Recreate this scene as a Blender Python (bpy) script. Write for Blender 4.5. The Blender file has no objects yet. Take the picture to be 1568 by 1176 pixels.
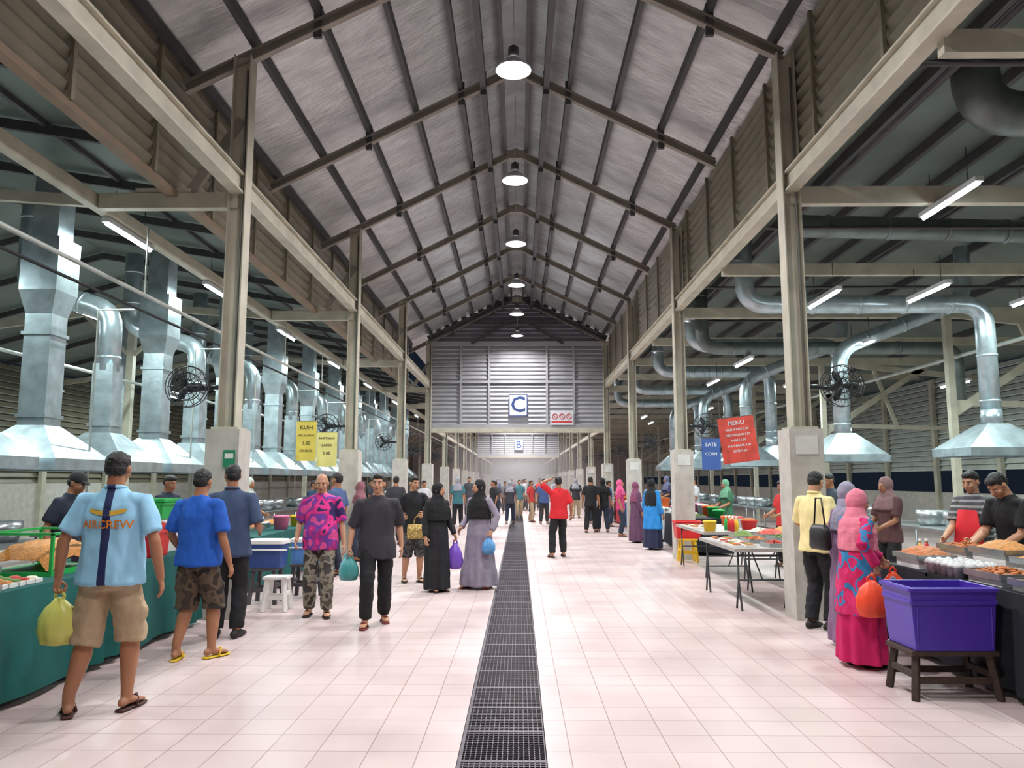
import bpy, math, random
from mathutils import Vector, Matrix, noise
from mathutils.bvhtree import BVHTree
random.seed(7)
V = Vector
scene = bpy.context.scene
R = math.radians

# ------------------------------------------------------------------ materials
def lin(c):
    out = []
    for x in c:
        x = x / 255.0
        out.append(x / 12.92 if x <= 0.04045 else ((x + 0.055) / 1.055) ** 2.4)
    return (out[0], out[1], out[2], 1.0)

MC = {}
def base_mat(name):
    m = bpy.data.materials.new(name)
    m.use_nodes = True
    nt = m.node_tree
    b = nt.nodes['Principled BSDF']
    return m, nt, b

def mat(name, col=(200, 200, 200), rough=.6, metal=0.0, var=.12, scale=4.0, bump=0.0, bscale=40.0, emit=0.0, trans=0.0, stretch=None, bd=.02):
    if name in MC:
        return MC[name]
    m, nt, b = base_mat(name)
    c = lin(col)
    tc = nt.nodes.new('ShaderNodeTexCoord')
    n = nt.nodes.new('ShaderNodeTexNoise')
    n.inputs['Scale'].default_value = scale
    n.inputs['Detail'].default_value = 4
    src = tc.outputs['Object']
    if stretch:
        mp = nt.nodes.new('ShaderNodeMapping')
        mp.inputs['Scale'].default_value = stretch
        nt.links.new(src, mp.inputs['Vector'])
        src = mp.outputs['Vector']
    nt.links.new(src, n.inputs['Vector'])
    r = nt.nodes.new('ShaderNodeValToRGB')
    r.color_ramp.elements[0].position = .3
    r.color_ramp.elements[1].position = .7
    r.color_ramp.elements[0].color = (c[0] * (1 - var), c[1] * (1 - var), c[2] * (1 - var), 1)
    r.color_ramp.elements[1].color = (min(1, c[0] * (1 + var)), min(1, c[1] * (1 + var)), min(1, c[2] * (1 + var)), 1)
    nt.links.new(n.outputs['Fac'], r.inputs['Fac'])
    nt.links.new(r.outputs['Color'], b.inputs['Base Color'])
    b.inputs['Roughness'].default_value = rough
    b.inputs['Metallic'].default_value = metal
    if trans:
        b.inputs['Transmission Weight'].default_value = trans
    if emit:
        b.inputs['Emission Color'].default_value = c
        b.inputs['Emission Strength'].default_value = emit
    if bump:
        n2 = nt.nodes.new('ShaderNodeTexNoise')
        n2.inputs['Scale'].default_value = bscale
        n2.inputs['Detail'].default_value = 5
        nt.links.new(src, n2.inputs['Vector'])
        bp = nt.nodes.new('ShaderNodeBump')
        bp.inputs['Strength'].default_value = bump
        bp.inputs['Distance'].default_value = bd
        nt.links.new(n2.outputs['Fac'], bp.inputs['Height'])
        nt.links.new(bp.outputs['Normal'], b.inputs['Normal'])
    MC[name] = m
    return m

def patmat(name, cols, scale=12, rough=.8):
    if name in MC:
        return MC[name]
    m, nt, b = base_mat(name)
    tc = nt.nodes.new('ShaderNodeTexCoord')
    n = nt.nodes.new('ShaderNodeTexNoise')
    n.inputs['Scale'].default_value = scale
    n.inputs['Detail'].default_value = 1.5
    nt.links.new(tc.outputs['Object'], n.inputs['Vector'])
    r = nt.nodes.new('ShaderNodeValToRGB')
    r.color_ramp.interpolation = 'CONSTANT'
    k = len(cols)
    while len(r.color_ramp.elements) < k:
        r.color_ramp.elements.new(.5)
    for i, c in enumerate(cols):
        r.color_ramp.elements[i].position = 0 if i == 0 else .33 + .34 * i / k
        r.color_ramp.elements[i].color = lin(c)
    nt.links.new(n.outputs['Fac'], r.inputs['Fac'])
    nt.links.new(r.outputs['Color'], b.inputs['Base Color'])
    b.inputs['Roughness'].default_value = rough
    MC[name] = m
    return m

def stripemat(name, base, stripe, axis='X', half=.03, period=0, rough=.75):
    m, nt, b = base_mat(name)
    tc = nt.nodes.new('ShaderNodeTexCoord')
    sx = nt.nodes.new('ShaderNodeSeparateXYZ')
    nt.links.new(tc.outputs['Object'], sx.inputs[0])
    src = sx.outputs[axis]
    if period:
        md = nt.nodes.new('ShaderNodeMath'); md.operation = 'PINGPONG'
        md.inputs[1].default_value = period
        nt.links.new(src, md.inputs[0]); src = md.outputs[0]
    else:
        ab = nt.nodes.new('ShaderNodeMath'); ab.operation = 'ABSOLUTE'
        nt.links.new(src, ab.inputs[0]); src = ab.outputs[0]
    lt = nt.nodes.new('ShaderNodeMath'); lt.operation = 'LESS_THAN'
    lt.inputs[1].default_value = half
    nt.links.new(src, lt.inputs[0])
    mx = nt.nodes.new('ShaderNodeMix'); mx.data_type = 'RGBA'
    mx.inputs[6].default_value = lin(base); mx.inputs[7].default_value = lin(stripe)
    nt.links.new(lt.outputs[0], mx.inputs[0])
    nt.links.new(mx.outputs[2], b.inputs['Base Color'])
    b.inputs['Roughness'].default_value = rough
    return m

def tilemat(name, c1, c2, mortar, size=.3, rough=.28):
    m, nt, b = base_mat(name)
    tc = nt.nodes.new('ShaderNodeTexCoord')
    br = nt.nodes.new('ShaderNodeTexBrick')
    br.offset = 0; br.squash = 1
    br.inputs['Scale'].default_value = 1
    br.inputs['Brick Width'].default_value = size
    br.inputs['Row Height'].default_value = size
    br.inputs['Mortar Size'].default_value = .0035
    br.inputs['Mortar Smooth'].default_value = .2
    br.inputs['Color1'].default_value = lin(c1)
    br.inputs['Color2'].default_value = lin(c2)
    br.inputs['Mortar'].default_value = lin(mortar)
    nt.links.new(tc.outputs['Object'], br.inputs['Vector'])
    n = nt.nodes.new('ShaderNodeTexNoise'); n.inputs['Scale'].default_value = .9; n.inputs['Detail'].default_value = 6
    nt.links.new(tc.outputs['Object'], n.inputs['Vector'])
    mp = nt.nodes.new('ShaderNodeMapRange')
    mp.inputs['From Min'].default_value = .3; mp.inputs['From Max'].default_value = .7
    mp.inputs['To Min'].default_value = .84; mp.inputs['To Max'].default_value = 1.0
    nt.links.new(n.outputs['Fac'], mp.inputs['Value'])
    mx = nt.nodes.new('ShaderNodeMix'); mx.data_type = 'RGBA'; mx.blend_type = 'MULTIPLY'
    mx.inputs[0].default_value = 1
    nt.links.new(br.outputs['Color'], mx.inputs[6])
    nt.links.new(mp.outputs[0], mx.inputs[7])
    nt.links.new(mx.outputs[2], b.inputs['Base Color'])
    mr = nt.nodes.new('ShaderNodeMapRange')
    mr.inputs['From Min'].default_value = .3; mr.inputs['From Max'].default_value = .7
    mr.inputs['To Min'].default_value = rough; mr.inputs['To Max'].default_value = rough + .2
    nt.links.new(n.outputs['Fac'], mr.inputs['Value'])
    nt.links.new(mr.outputs[0], b.inputs['Roughness'])
    bp = nt.nodes.new('ShaderNodeBump'); bp.inputs['Strength'].default_value = .3; bp.inputs['Distance'].default_value = .003; bp.invert = True
    nt.links.new(br.outputs['Fac'], bp.inputs['Height'])
    nt.links.new(bp.outputs['Normal'], b.inputs['Normal'])
    return m

# ------------------------------------------------------------------ mesh builder
class MB:
    def __init__(self):
        self.v = []; self.f = []; self.mi = []; self.sm = []; self.mats = []
    def idx(self, m):
        if m not in self.mats:
            self.mats.append(m)
        return self.mats.index(m)
    def add(self, vs, fs, m, smooth=False, M=None):
        o = len(self.v)
        if M is not None:
            vs = [M @ V(p) for p in vs]
        self.v.extend([tuple(p) for p in vs])
        i = self.idx(m)
        for f in fs:
            self.f.append(tuple(k + o for k in f)); self.mi.append(i); self.sm.append(smooth)
    def box(self, c, s, m, M=None, rot=None):
        hx, hy, hz = s[0] / 2, s[1] / 2, s[2] / 2
        vs = [V((x, y, z)) for x in (-hx, hx) for y in (-hy, hy) for z in (-hz, hz)]
        if rot is not None:
            vs = [rot @ p for p in vs]
        vs = [p + V(c) for p in vs]
        fs = [(0, 1, 3, 2), (4, 6, 7, 5), (0, 4, 5, 1), (2, 3, 7, 6), (0, 2, 6, 4), (1, 5, 7, 3)]
        self.add(vs, fs, m, False, M)
    def b2(self, x0, x1, y0, y1, z0, z1, m):
        self.box(((x0 + x1) / 2, (y0 + y1) / 2, (z0 + z1) / 2), (abs(x1 - x0), abs(y1 - y0), abs(z1 - z0)), m)
    def beam(self, p0, p1, w, h, m):
        p0 = V(p0); p1 = V(p1); d = p1 - p0; L = d.length; d.normalize()
        up = V((0, 0, 1))
        if abs(d.dot(up)) > .99: up = V((0, 1, 0))
        s = d.cross(up).normalized(); u = s.cross(d).normalized()
        rot = Matrix((s, d, u)).transposed()
        self.box((p0 + p1) / 2, (w, L, h), m, rot=rot)
    def tube(self, pts, rad, m, n=12, ref=None, smooth=True, M=None, dome=False):
        pts = [V(p) for p in pts]
        rad = [(r, r) if not isinstance(r, (tuple, list)) else r for r in rad]
        if dome:
            d0 = (pts[0] - pts[1]).normalized(); d1 = (pts[-1] - pts[-2]).normalized()
            a, b = rad[0], rad[-1]
            pts = [pts[0] + d0 * min(a) * .8] + pts + [pts[-1] + d1 * min(b) * .8]
            rad = [(a[0] * .5, a[1] * .5)] + list(rad) + [(b[0] * .5, b[1] * .5)]
        K = len(pts); vs = []
        pu = None
        for i, p in enumerate(pts):
            if i == 0: d = pts[1] - pts[0]
            elif i == K - 1: d = pts[-1] - pts[-2]
            else: d = (pts[i + 1] - pts[i]).normalized() + (pts[i] - pts[i - 1]).normalized()
            if d.length < 1e-6: d = V((0, 0, 1))
            d.normalize()
            if pu is None:
                u = V(ref) if ref is not None else (V((0, 0, 1)) if abs(d.z) < .9 else V((0, 1, 0)))
            else: u = pu
            s = d.cross(u)
            if s.length < 1e-5: s = d.cross(V((1, .1, 0)))
            s.normalize(); u = s.cross(d).normalized(); pu = u
            a, b = rad[i]
            for k in range(n):
                t = 2 * math.pi * k / n
                vs.append(p + s * (a * math.cos(t)) + u * (b * math.sin(t)))
        fs = []
        for i in range(K - 1):
            for k in range(n):
                k2 = (k + 1) % n
                fs.append((i * n + k, i * n + k2, (i + 1) * n + k2, (i + 1) * n + k))
        fs.append(tuple(range(n - 1, -1, -1)))
        fs.append(tuple((K - 1) * n + k for k in range(n)))
        self.add(vs, fs, m, smooth, M)
    def loft(self, rings, m, n=24, M=None, fold=0, nf=9, ph=0, smooth=True, caps=True, sq=2.0):
        vs = []; K = len(rings)
        for i, r in enumerate(rings):
            z, rx, ry = r[:3]; xc = r[3] if len(r) > 3 else 0; yc = r[4] if len(r) > 4 else 0
            fa = fold * (1 - i / (K - 1))
            for k in range(n):
                t = 2 * math.pi * k / n
                q = 1 + fa * (math.sin(nf * t + ph) * .6 + math.sin((nf * 1.7 // 1) * t + 2 * ph + i * .3) * .4)
                ct, st = math.cos(t), math.sin(t)
                if sq != 2.0:
                    ct = math.copysign(abs(ct) ** (2 / sq), ct); st = math.copysign(abs(st) ** (2 / sq), st)
                vs.append(V((xc + rx * ct * q, yc + ry * st * q, z)))
        fs = []
        for i in range(K - 1):
            for k in range(n):
                k2 = (k + 1) % n
                fs.append((i * n + k, i * n + k2, (i + 1) * n + k2, (i + 1) * n + k))
        if caps:
            fs.append(tuple(range(n - 1, -1, -1)))
            fs.append(tuple((K - 1) * n + k for k in range(n)))
        self.add(vs, fs, m, smooth, M)
    def ell(self, c, r, m, n=14, k=8, M=None, rot=None):
        vs = [V((0, 0, -1))]
        for j in range(1, k):
            a = -math.pi / 2 + math.pi * j / k
            for i in range(n):
                t = 2 * math.pi * i / n
                vs.append(V((math.cos(a) * math.cos(t), math.cos(a) * math.sin(t), math.sin(a))))
        vs.append(V((0, 0, 1)))
        vs = [V((p.x * r[0], p.y * r[1], p.z * r[2])) for p in vs]
        if rot is not None: vs = [rot @ p for p in vs]
        vs = [p + V(c) for p in vs]
        fs = []
        for i in range(n):
            fs.append((0, 1 + (i + 1) % n, 1 + i))
        for j in range(k - 2):
            for i in range(n):
                a = 1 + j * n + i; b = 1 + j * n + (i + 1) % n
                fs.append((a, b, b + n, a + n))
        L = len(vs) - 1; o = 1 + (k - 2) * n
        for i in range(n):
            fs.append((o + i, o + (i + 1) % n, L))
        self.add(vs, fs, m, True, M)
    def quad(self, a, b, c, d, m):
        self.add([a, b, c, d], [(0, 1, 2, 3)], m)
    def mesh(self, name):
        me = bpy.data.meshes.new(name)
        me.from_pydata(self.v, [], self.f)
        for m in self.mats: me.materials.append(m)
        me.polygons.foreach_set('material_index', self.mi)
        me.polygons.foreach_set('use_smooth', self.sm)
        me.update()
        return me
    def obj(self, name, loc=(0, 0, 0), rz=0, bevel=0):
        me = self.mesh(name)
        ob = bpy.data.objects.new(name, me)
        scene.collection.objects.link(ob)
        ob.location = loc; ob.rotation_euler = (0, 0, rz)
        if bevel:
            md = ob.modifiers.new('bevel', 'BEVEL'); md.width = bevel; md.segments = 2; md.limit_method = 'ANGLE'
        return ob

def remesh(mb, vox, it=3):
    me = mb.mesh('tmp'); ob = bpy.data.objects.new('tmp', me)
    scene.collection.objects.link(ob)
    md = ob.modifiers.new('r', 'REMESH'); md.mode = 'VOXEL'; md.voxel_size = vox; md.adaptivity = 0
    if it:
        ms = ob.modifiers.new('s', 'SMOOTH'); ms.factor = .5; ms.iterations = it
    dg = bpy.context.evaluated_depsgraph_get()
    e = ob.evaluated_get(dg)
    m2 = bpy.data.meshes.new_from_object(e)
    vs = [v.co.copy() for v in m2.vertices]
    ns = [v.normal.copy() for v in m2.vertices]
    fs = [tuple(p.vertices) for p in m2.polygons]
    bpy.data.objects.remove(ob); bpy.data.meshes.remove(me); bpy.data.meshes.remove(m2)
    return vs, fs, ns

def wrinkle(vs, ns, amp, sc, zs=.4, seed=0, off=0.0):
    out = []
    for p, n in zip(vs, ns):
        q = V((p.x * sc + seed, p.y * sc, p.z * sc * zs))
        out.append(p + n * (off + noise.noise(q) * amp + noise.noise(q * 2.3) * amp * .4))
    return out

def text_geo(body, size, align='CENTER'):
    cu = bpy.data.curves.new('t', 'FONT'); cu.body = body; cu.size = size; cu.align_x = align; cu.align_y = 'CENTER'
    cu.resolution_u = 2; cu.offset = size * .012
    ob = bpy.data.objects.new('t', cu); scene.collection.objects.link(ob)
    dg = bpy.context.evaluated_depsgraph_get()
    m2 = bpy.data.meshes.new_from_object(ob.evaluated_get(dg))
    vs = [v.co.copy() for v in m2.vertices]; fs = [tuple(p.vertices) for p in m2.polygons]
    bpy.data.objects.remove(ob); bpy.data.meshes.remove(m2)
    return vs, fs

def ik(a, t, l1, l2, hint):
    d = t - a; L = max(.05, min(d.length, l1 + l2 - .002)); dr = d.normalized()
    x = (l1 * l1 - l2 * l2 + L * L) / (2 * L); h = math.sqrt(max(0, l1 * l1 - x * x))
    hp = hint - dr * hint.dot(dr)
    if hp.length < 1e-4: hp = V((0, 1, 0))
    hp.normalize()
    return a + dr * x + hp * h, a + dr * L

# ------------------------------------------------------------------ people
SKIN = mat('skin_brown', (164, 112, 82), .5, var=.06, scale=8)
SKIN2 = mat('skin_tan', (188, 138, 108), .5, var=.06, scale=8)
LIP = mat('lip', (140, 78, 68), .5)
EYEW = mat('eye_white', (205, 198, 190), .3, var=.02)
EYEB = mat('eye_dark', (25, 18, 15), .2)
HAIR = mat('hair_black', (20, 17, 17), .5, var=.3, scale=60, bump=.5, bscale=90)
SOLE = mat('sandal_black', (35, 28, 26), .7)
PID = [0]
def person(name, loc, yaw, H=1.7, w=1.0, feet=((.11, 0, 8), (-.11, 0, 8)), hands=(None, None), lean=0, head=(0, 0),
           top=None, sleeve=.8, hem=.80, bottom=None, btype='trousers', hair='short', hijab=None, shoe=None, shoemat=None,
           skin=None, lod=0, belly=0, drape=1.25, apron=None, curl=(.35, .35), collar=False, flare=1.0):
    PID[0] += 1
    skin = skin or SKIN
    shoemat = shoemat or SOLE
    s = H / 1.72
    vb = (.0085, .015, .024)[lod]; vc = (.011, .017, .026)[lod]
    F = MB()
    hz = .90
    ank = []
    for i, (fx, fy, fa) in enumerate(feet):
        hx = .09 if i == 0 else -.09
        dd = .812 ** 2 - (fx - hx) ** 2 - fy ** 2
        hz = min(hz, .10 + math.sqrt(max(.01, dd)))
        ank.append(V((fx, fy, .10)))
    dz = hz - .90
    UM = Matrix.Translation((0, 0, .93 + dz)) @ Matrix.Rotation(R(lean), 4, 'X') @ Matrix.Translation((0, 0, -.93))
    hips = [V((.09, 0, .90 + dz)), V((-.09, 0, .90 + dz))]
    knees = []
    for i in range(2):
        k, a = ik(hips[i], ank[i], .42, .40, V((feet[i][0] * .3, -1, 0)))
        knees.append(k); ank[i] = a
    shs = [UM @ V((.175 * w, .0, 1.385)), UM @ V((-.175 * w, .0, 1.385))]
    arms = []
    for i in range(2):
        sg = 1 if i == 0 else -1
        h = hands[i]
        if h is None: h = dict(p=(sg * .265 * w, -.05, .870 + dz))
        tgt = V(h['p'])
        hint = V(h.get('hint', (sg * .18, 1, -.1)))
        e, wr = ik(shs[i], tgt, .285, .25, hint)
        fd = (wr - e).normalized()
        d = V(h['d']).normalized() if 'd' in h else fd
        nrm = V(h.get('n', (-sg, .15, 0)))
        nrm = (nrm - d * nrm.dot(d)).normalized()
        th = V(h.get('th', (0, -1, .15)))
        side = nrm.cross(d).normalized()
        if side.dot(th) < 0: side = -side
        arms.append((shs[i], e, wr, d, nrm, side, h.get('curl', curl[i])))
    B = MB(); sk = skin
    thigh = .060 if btype == 'dress' else .074
    tr = [(.84, .11, .08), (.95, .13, .085), (1.05, .12, .08), (1.18, .13, .085), (1.30, .145, .09), (1.37, .12, .075), (1.43, .08, .06), (1.50, .052, .055)]
    B.loft([(z, a * w, b, 0, 0) for z, a, b in tr], sk, 20, M=UM)
    for i in range(2):
        a, e, wr, d, nr, sd, cu = arms[i]
        B.tube([a + (e - a) * -.06, a, a + (e - a) * .5, e, e + (wr - e) * .3, wr, wr + d * .015], [.030, .040, .043, .038, .040, .027, .026], sk, 12, dome=True)
        B.tube([wr, wr + d * .03, wr + d * .085], [(.024, .018), (.036, .016), (.040, .013)], sk, 12, ref=nr, dome=True)
        B.tube([hips[i] + V((0, 0, .03)), hips[i] + (knees[i] - hips[i]) * .5, knees[i], knees[i] + (ank[i] - knees[i]) * .3, ank[i] + V((0, 0, .04)), ank[i] - V((0, 0, .03))],
               [thigh + .002, thigh, .056, .064, .040, .038], sk, 14, dome=True)
        fr = Matrix.Translation(ank[i]) @ Matrix.Rotation(R(feet[i][2]) * (1 if i == 0 else -1), 4, 'Z')
        B.tube([(0, .05, -.045), (0, .0, -.03), (0, -.08, -.05), (0, -.165, -.065)], [(.03, .03), (.034, .038), (.042, .022), (.036, .013)], sk, 12, ref=(0, 0, 1), M=fr, dome=True)
    HM = UM @ Matrix.Translation((0, 0, 1.50)) @ Matrix.Rotation(R(head[0]), 4, 'Z') @ Matrix.Rotation(R(head[1]), 4, 'X') @ Matrix.Translation((0, -.012, .103))
    B.ell((0, .015, .022), (.074, .092, .092), sk, M=HM)
    B.ell((0, -.02, -.03), (.060, .066, .085), sk, M=HM)
    B.ell((0, -.058, -.092), (.027, .022, .018), sk, M=HM)
    B.ell((0, -.066, .03), (.050, .018, .016), sk, M=HM)
    for sg in (1, -1):
        B.ell((sg * .035, -.06, -.028), (.025, .024, .024), sk, M=HM)
        B.ell((sg * .076, .008, -.006), (.013, .02, .031), sk, M=HM)
    B.tube([(0, -.08, .012), (0, -.096, -.012), (0, -.102, -.03)], [.01, .012, .015], sk, 10, M=HM, dome=True)
    B.ell((0, -.08, -.06), (.026, .014, .016), sk, M=HM)
    B.tube([HM @ V((0, .02, -.05)), UM @ V((0, .01, 1.40))], [.056, .062], sk, 14)
    vs, fs, ns = remesh(B, vb, 2)
    F.add(vs, fs, sk, True)
    if lod < 2:
        F.ell((0, -.092, -.056), (.023, .007, .0045), LIP, 10, 6, M=HM)
        F.ell((0, -.091, -.065), (.019, .007, .005), LIP, 10, 6, M=HM)
        for sg in (1, -1):
            F.ell((sg * .031, -.0785, .003), (.0125, .008, .0058), EYEW, 10, 6, M=HM)
            F.ell((sg * .031, -.0845, .003), (.006, .004, .0056), EYEB, 8, 6, M=HM)
            F.tube([(sg * .014, -.086, .020), (sg * .031, -.0865, .025), (sg * .05, -.077, .020)], [.003, .004, .002], HAIR, 6, M=HM)
    for i in range(2):
        a, e, wr, d, nr, sd, cu = arms[i]
        fl = [.066, .076, .07, .056]
        nseg = 6 if lod else 8
        for k in range(4):
            b = wr + d * (.078 - (.006 if k == 3 else 0)) + sd * (.030 - .020 * k)
            pts = [b]; dd = d.copy(); ang = 0
            for q, fr_ in enumerate((.42, .32, .26)):
                ang += cu * (.6 if q == 0 else 1.0)
                dd = d * math.cos(ang) + nr * math.sin(ang) + sd * (.05 * (1.5 - k))
                b = b + dd.normalized() * fl[k] * fr_
                pts.append(b)
            F.tube(pts, [.0095, .0088, .008, .0068], sk, nseg, dome=True)
        b = wr + d * .028 + sd * .026
        t1 = b + (d * .6 + sd * .7 + nr * .25).normalized() * .036
        t2 = t1 + (d * .85 + sd * .2 + nr * (.3 + cu * .4)).normalized() * .03
        F.tube([b - sd * .01, t1, t2], [.013, .0105, .008], sk, nseg, dome=True)
    sd_ = (PID[0] * 7.31) % 18
    if btype in ('trousers', 'shorts'):
        P = MB()
        P.loft([(.80, .10, .10), (.85, .150, .112), (.93, .152, .108), (1.0, .140, .098)], bottom, 22, M=UM)
        for i in range(2):
            h, k, a = hips[i], knees[i], ank[i]
            h2 = h + V((0, 0, -.02))
            if btype == 'trousers':
                P.tube([h + V((0, 0, .02)), h2 + (k - h2) * .35, k, k + (a - k) * .5, a + V((0, 0, .0))], [.082, .094, .080, .078, .068], bottom, 16)
            else:
                e2 = k + (a - k) * .14
                P.tube([h + V((0, 0, .02)), h2 + (k - h2) * .4, k, e2], [.084, .104, .10, .10], bottom, 18)
                P.ell(h + (k - h) * .66 + V((.093 if i == 0 else -.093, 0, 0)), (.028, .06, .07), bottom, 10, 6)
        vs, fs, ns = remesh(P, vc, 2)
        F.add(wrinkle(vs, ns, .010 if lod < 2 else 0, 16, .8, sd_, .002), fs, bottom, True)
    for i in range(2):
        fr = Matrix.Translation((ank[i].x, ank[i].y, ank[i].z)) @ Matrix.Rotation(R(feet[i][2]) * (1 if i == 0 else -1), 4, 'Z')
        if shoe == 'shoe':
            F.tube([(0, .065, -.055), (0, .0, -.035), (0, -.08, -.052), (0, -.18, -.07)], [(.038, .038), (.042, .055), (.048, .036), (.038, .022)], shoemat, 14, ref=(0, 0, 1), M=fr, dome=True)
        else:
            F.tube([(0, .07, -.089), (0, 0, -.089), (0, -.1, -.089), (0, -.185, -.089)], [(.036, .011), (.036, .011), (.05, .011), (.036, .010)], shoemat, 14, ref=(0, 0, 1), M=fr, dome=True)
            F.tube([(.046, -.05, -.085), (.03, -.08, -.04), (0, -.11, -.022), (-.03, -.08, -.04), (-.046, -.05, -.085)], [.009] * 5, shoemat, 6, M=fr)
    if top:
        S = MB()
        fr_ = [(hem, .196, .142), (.90, .188, .135), (1.02, .172, .122), (1.16, .170, .118), (1.28, .180, .120), (1.355, .165, .105), (1.41, .125, .085), (1.45, .085, .07), (1.475, .066, .064)]
        if hem > .9: fr_ = [(hem, .170, .122), (1.02, .168, .118)] + fr_[3:]
        rings = []
        for z, a, b in fr_:
            bb = belly * math.exp(-((z - 1.03) / .13) ** 2)
            rings.append((z, a * w + bb * .4, b + bb, 0, -bb * .8))
        S.loft(rings, top, 26, M=UM)
        if btype == 'dress':
            f_ = flare
            S2 = [(.05, .24 * f_, .22 * f_), (.25, .23 * f_, .21 * f_), (.5, .222 * (1 + f_) / 2, .195), (.75, .212, .17), (.95, .195, .148), (1.1, .172, .125)]
            cx = (feet[0][0] + feet[1][0]) / 2; cy = (feet[0][1] + feet[1][1]) / 2
            rr = []
            for z, a, b in S2:
                q = 1 - min(1, z / .95)
                rr.append((z, a * w, b, cx * q, cy * q))
            if bottom and bottom is not top:
                D = MB(); D.loft(rr, bottom, 64, fold=.13, nf=8, ph=sd_)
                vs, fs, ns = remesh(D, vc, 1)
                F.add(wrinkle(vs, ns, .006, 14, .3, sd_), fs, bottom, True)
                rr2 = [(z + .0, a * 1.09, b * 1.09, xc, yc) for z, a, b, xc, yc in rr if z > .4]
                S.loft(rr2, top, 64, fold=.08, nf=7, ph=sd_ + 1)
            else:
                S.loft(rr, top, 64, fold=.13, nf=8, ph=sd_)
        for i in range(2):
            a, e, wr, d, nr, sd, cu = arms[i]
            inn = UM @ V(((.085 if i == 0 else -.085) * w, 0, 1.385))
            if sleeve <= 1.0:
                P_ = [inn, a, a + (e - a) * .3, a + (e - a) * sleeve]
                S.tube(P_, [.062, .058, .064, .068], top, 16)
            else:
                S.tube([inn, a, a + (e - a) * .5, e, e + (wr - e) * .5, wr - (wr - e) * .04], [.060, .056, .056, .053, .048, .046], top, 16)
        vs, fs, ns = remesh(S, vc, 4)
        vs = wrinkle(vs, ns, .012 if lod < 2 else .004, 12, .45, sd_, .004)
        F.add(vs, fs, top, True)
        F.top_geo = (vs, fs)
        if collar:
            F.tube([UM @ V((0.066 * math.cos(t), .005 + .062 * math.sin(t), 1.475 + .01 * math.sin(t))) for t in [i_ * math.pi / 8 for i_ in range(17)]], [.014] * 17, top, 8)
    if apron:
        F.loft([(.55, .15, .02, 0, -.15), (.9, .17, .02, 0, -.145), (1.05, .15, .02, 0, -.14), (1.3, .10, .02, 0, -.135)], apron, 20, M=UM)
    if hijab:
        Hh = MB()
        Hh.ell((0, .022, .010), (.089, .100, .114), hijab, 20, 12, M=HM)
        Hh.ell((0, .0, -.07), (.074, .080, .07), hijab, 16, 10, M=HM)
        cl = UM.inverted() @ (HM @ V((0, .012, -.08)))
        Hh.loft([(drape, .205 * w, .160, 0, -.01), (1.30, .205 * w, .150, 0, -.01), (1.39, .175 * w, .13, 0, -.005), (1.45, .115, .10, cl.x * .6, cl.y * .6), (1.53, .078, .082, cl.x, cl.y)], hijab, 40, M=UM, fold=.05, nf=11, ph=sd_)
        vs, fs, ns = remesh(Hh, vb, 3)
        F.add(wrinkle(vs, ns, .007, 18, 1, sd_, .003), fs, hijab, True)
        F.ell((0, -.05, -.02), (.055, .055, .078), sk, 16, 12, M=HM)
        F.tube([(0, -.094, .0), (0, -.106, -.018), (0, -.110, -.03)], [.008, .011, .013], sk, 8, M=HM, dome=True)
        for sg in (1, -1):
            F.ell((sg * .022, -.098, .008), (.010, .006, .005), EYEB, 8, 6, M=HM)
        F.ell((0, -.103, -.056), (.02, .006, .006), LIP, 8, 6, M=HM)
    elif hair == 'short':
        Hr = MB()
        Hr.ell((0, .022, .040), (.079, .090, .083), HAIR, 18, 12, M=HM)
        Hr.ell((0, .043, -.004), (.073, .068, .060), HAIR, 16, 10, M=HM)
        Hr.ell((0, -.025, .082), (.060, .058, .034), HAIR, 16, 10, M=HM)
        vs, fs, ns = remesh(Hr, vb, 1)
        F.add(wrinkle(vs, ns, .006, 60, 1, sd_), fs, HAIR, True)
    elif hair == 'cap':
        Hr = MB()
        cm = mat('cap_cloth', (30, 30, 34), .8)
        Hr.ell((0, .02, .05), (.086, .1, .082), cm, 18, 12, M=HM)
        Hr.ell((0, -.09, .045), (.06, .06, .012), cm, 18, 8, M=HM)
        vs, fs, ns = remesh(Hr, vb, 1); F.add(vs, fs, cm, True)
        F.ell((0, .045, -.008), (.077, .071, .066), HAIR, 16, 10, M=HM)
    elif hair == 'bald':
        F.ell((0, .035, -.012), (.0765, .076, .045), mat('hair_grey', (95, 88, 84), .8), 18, 10, M=HM)
    F.v = [(p[0] * s, p[1] * s, p[2] * s) for p in F.v]
    zm = min(p[2] for p in F.v)
    F.v = [(p[0], p[1], p[2] - zm + .001) for p in F.v]
    F.zoff = -zm + .001; F.s = s
    ob = F.obj(name, (loc[0], loc[1], 0), R(yaw))
    W = Matrix.Translation((loc[0], loc[1], 0)) @ Matrix.Rotation(R(yaw), 4, 'Z')
    hw = []
    for i in range(2):
        a, e, wr, d, nr, sd, cu = arms[i]
        g = (wr + d * .095 + nr * .025) * s
        hw.append(W @ (g + V((0, 0, F.zoff))))
    return ob, hw, F

def cloth(name, col, **k):
    return mat(name, col, k.get('rough', .85), var=k.get('var', .12), scale=6, bump=.15, bscale=120)

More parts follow.
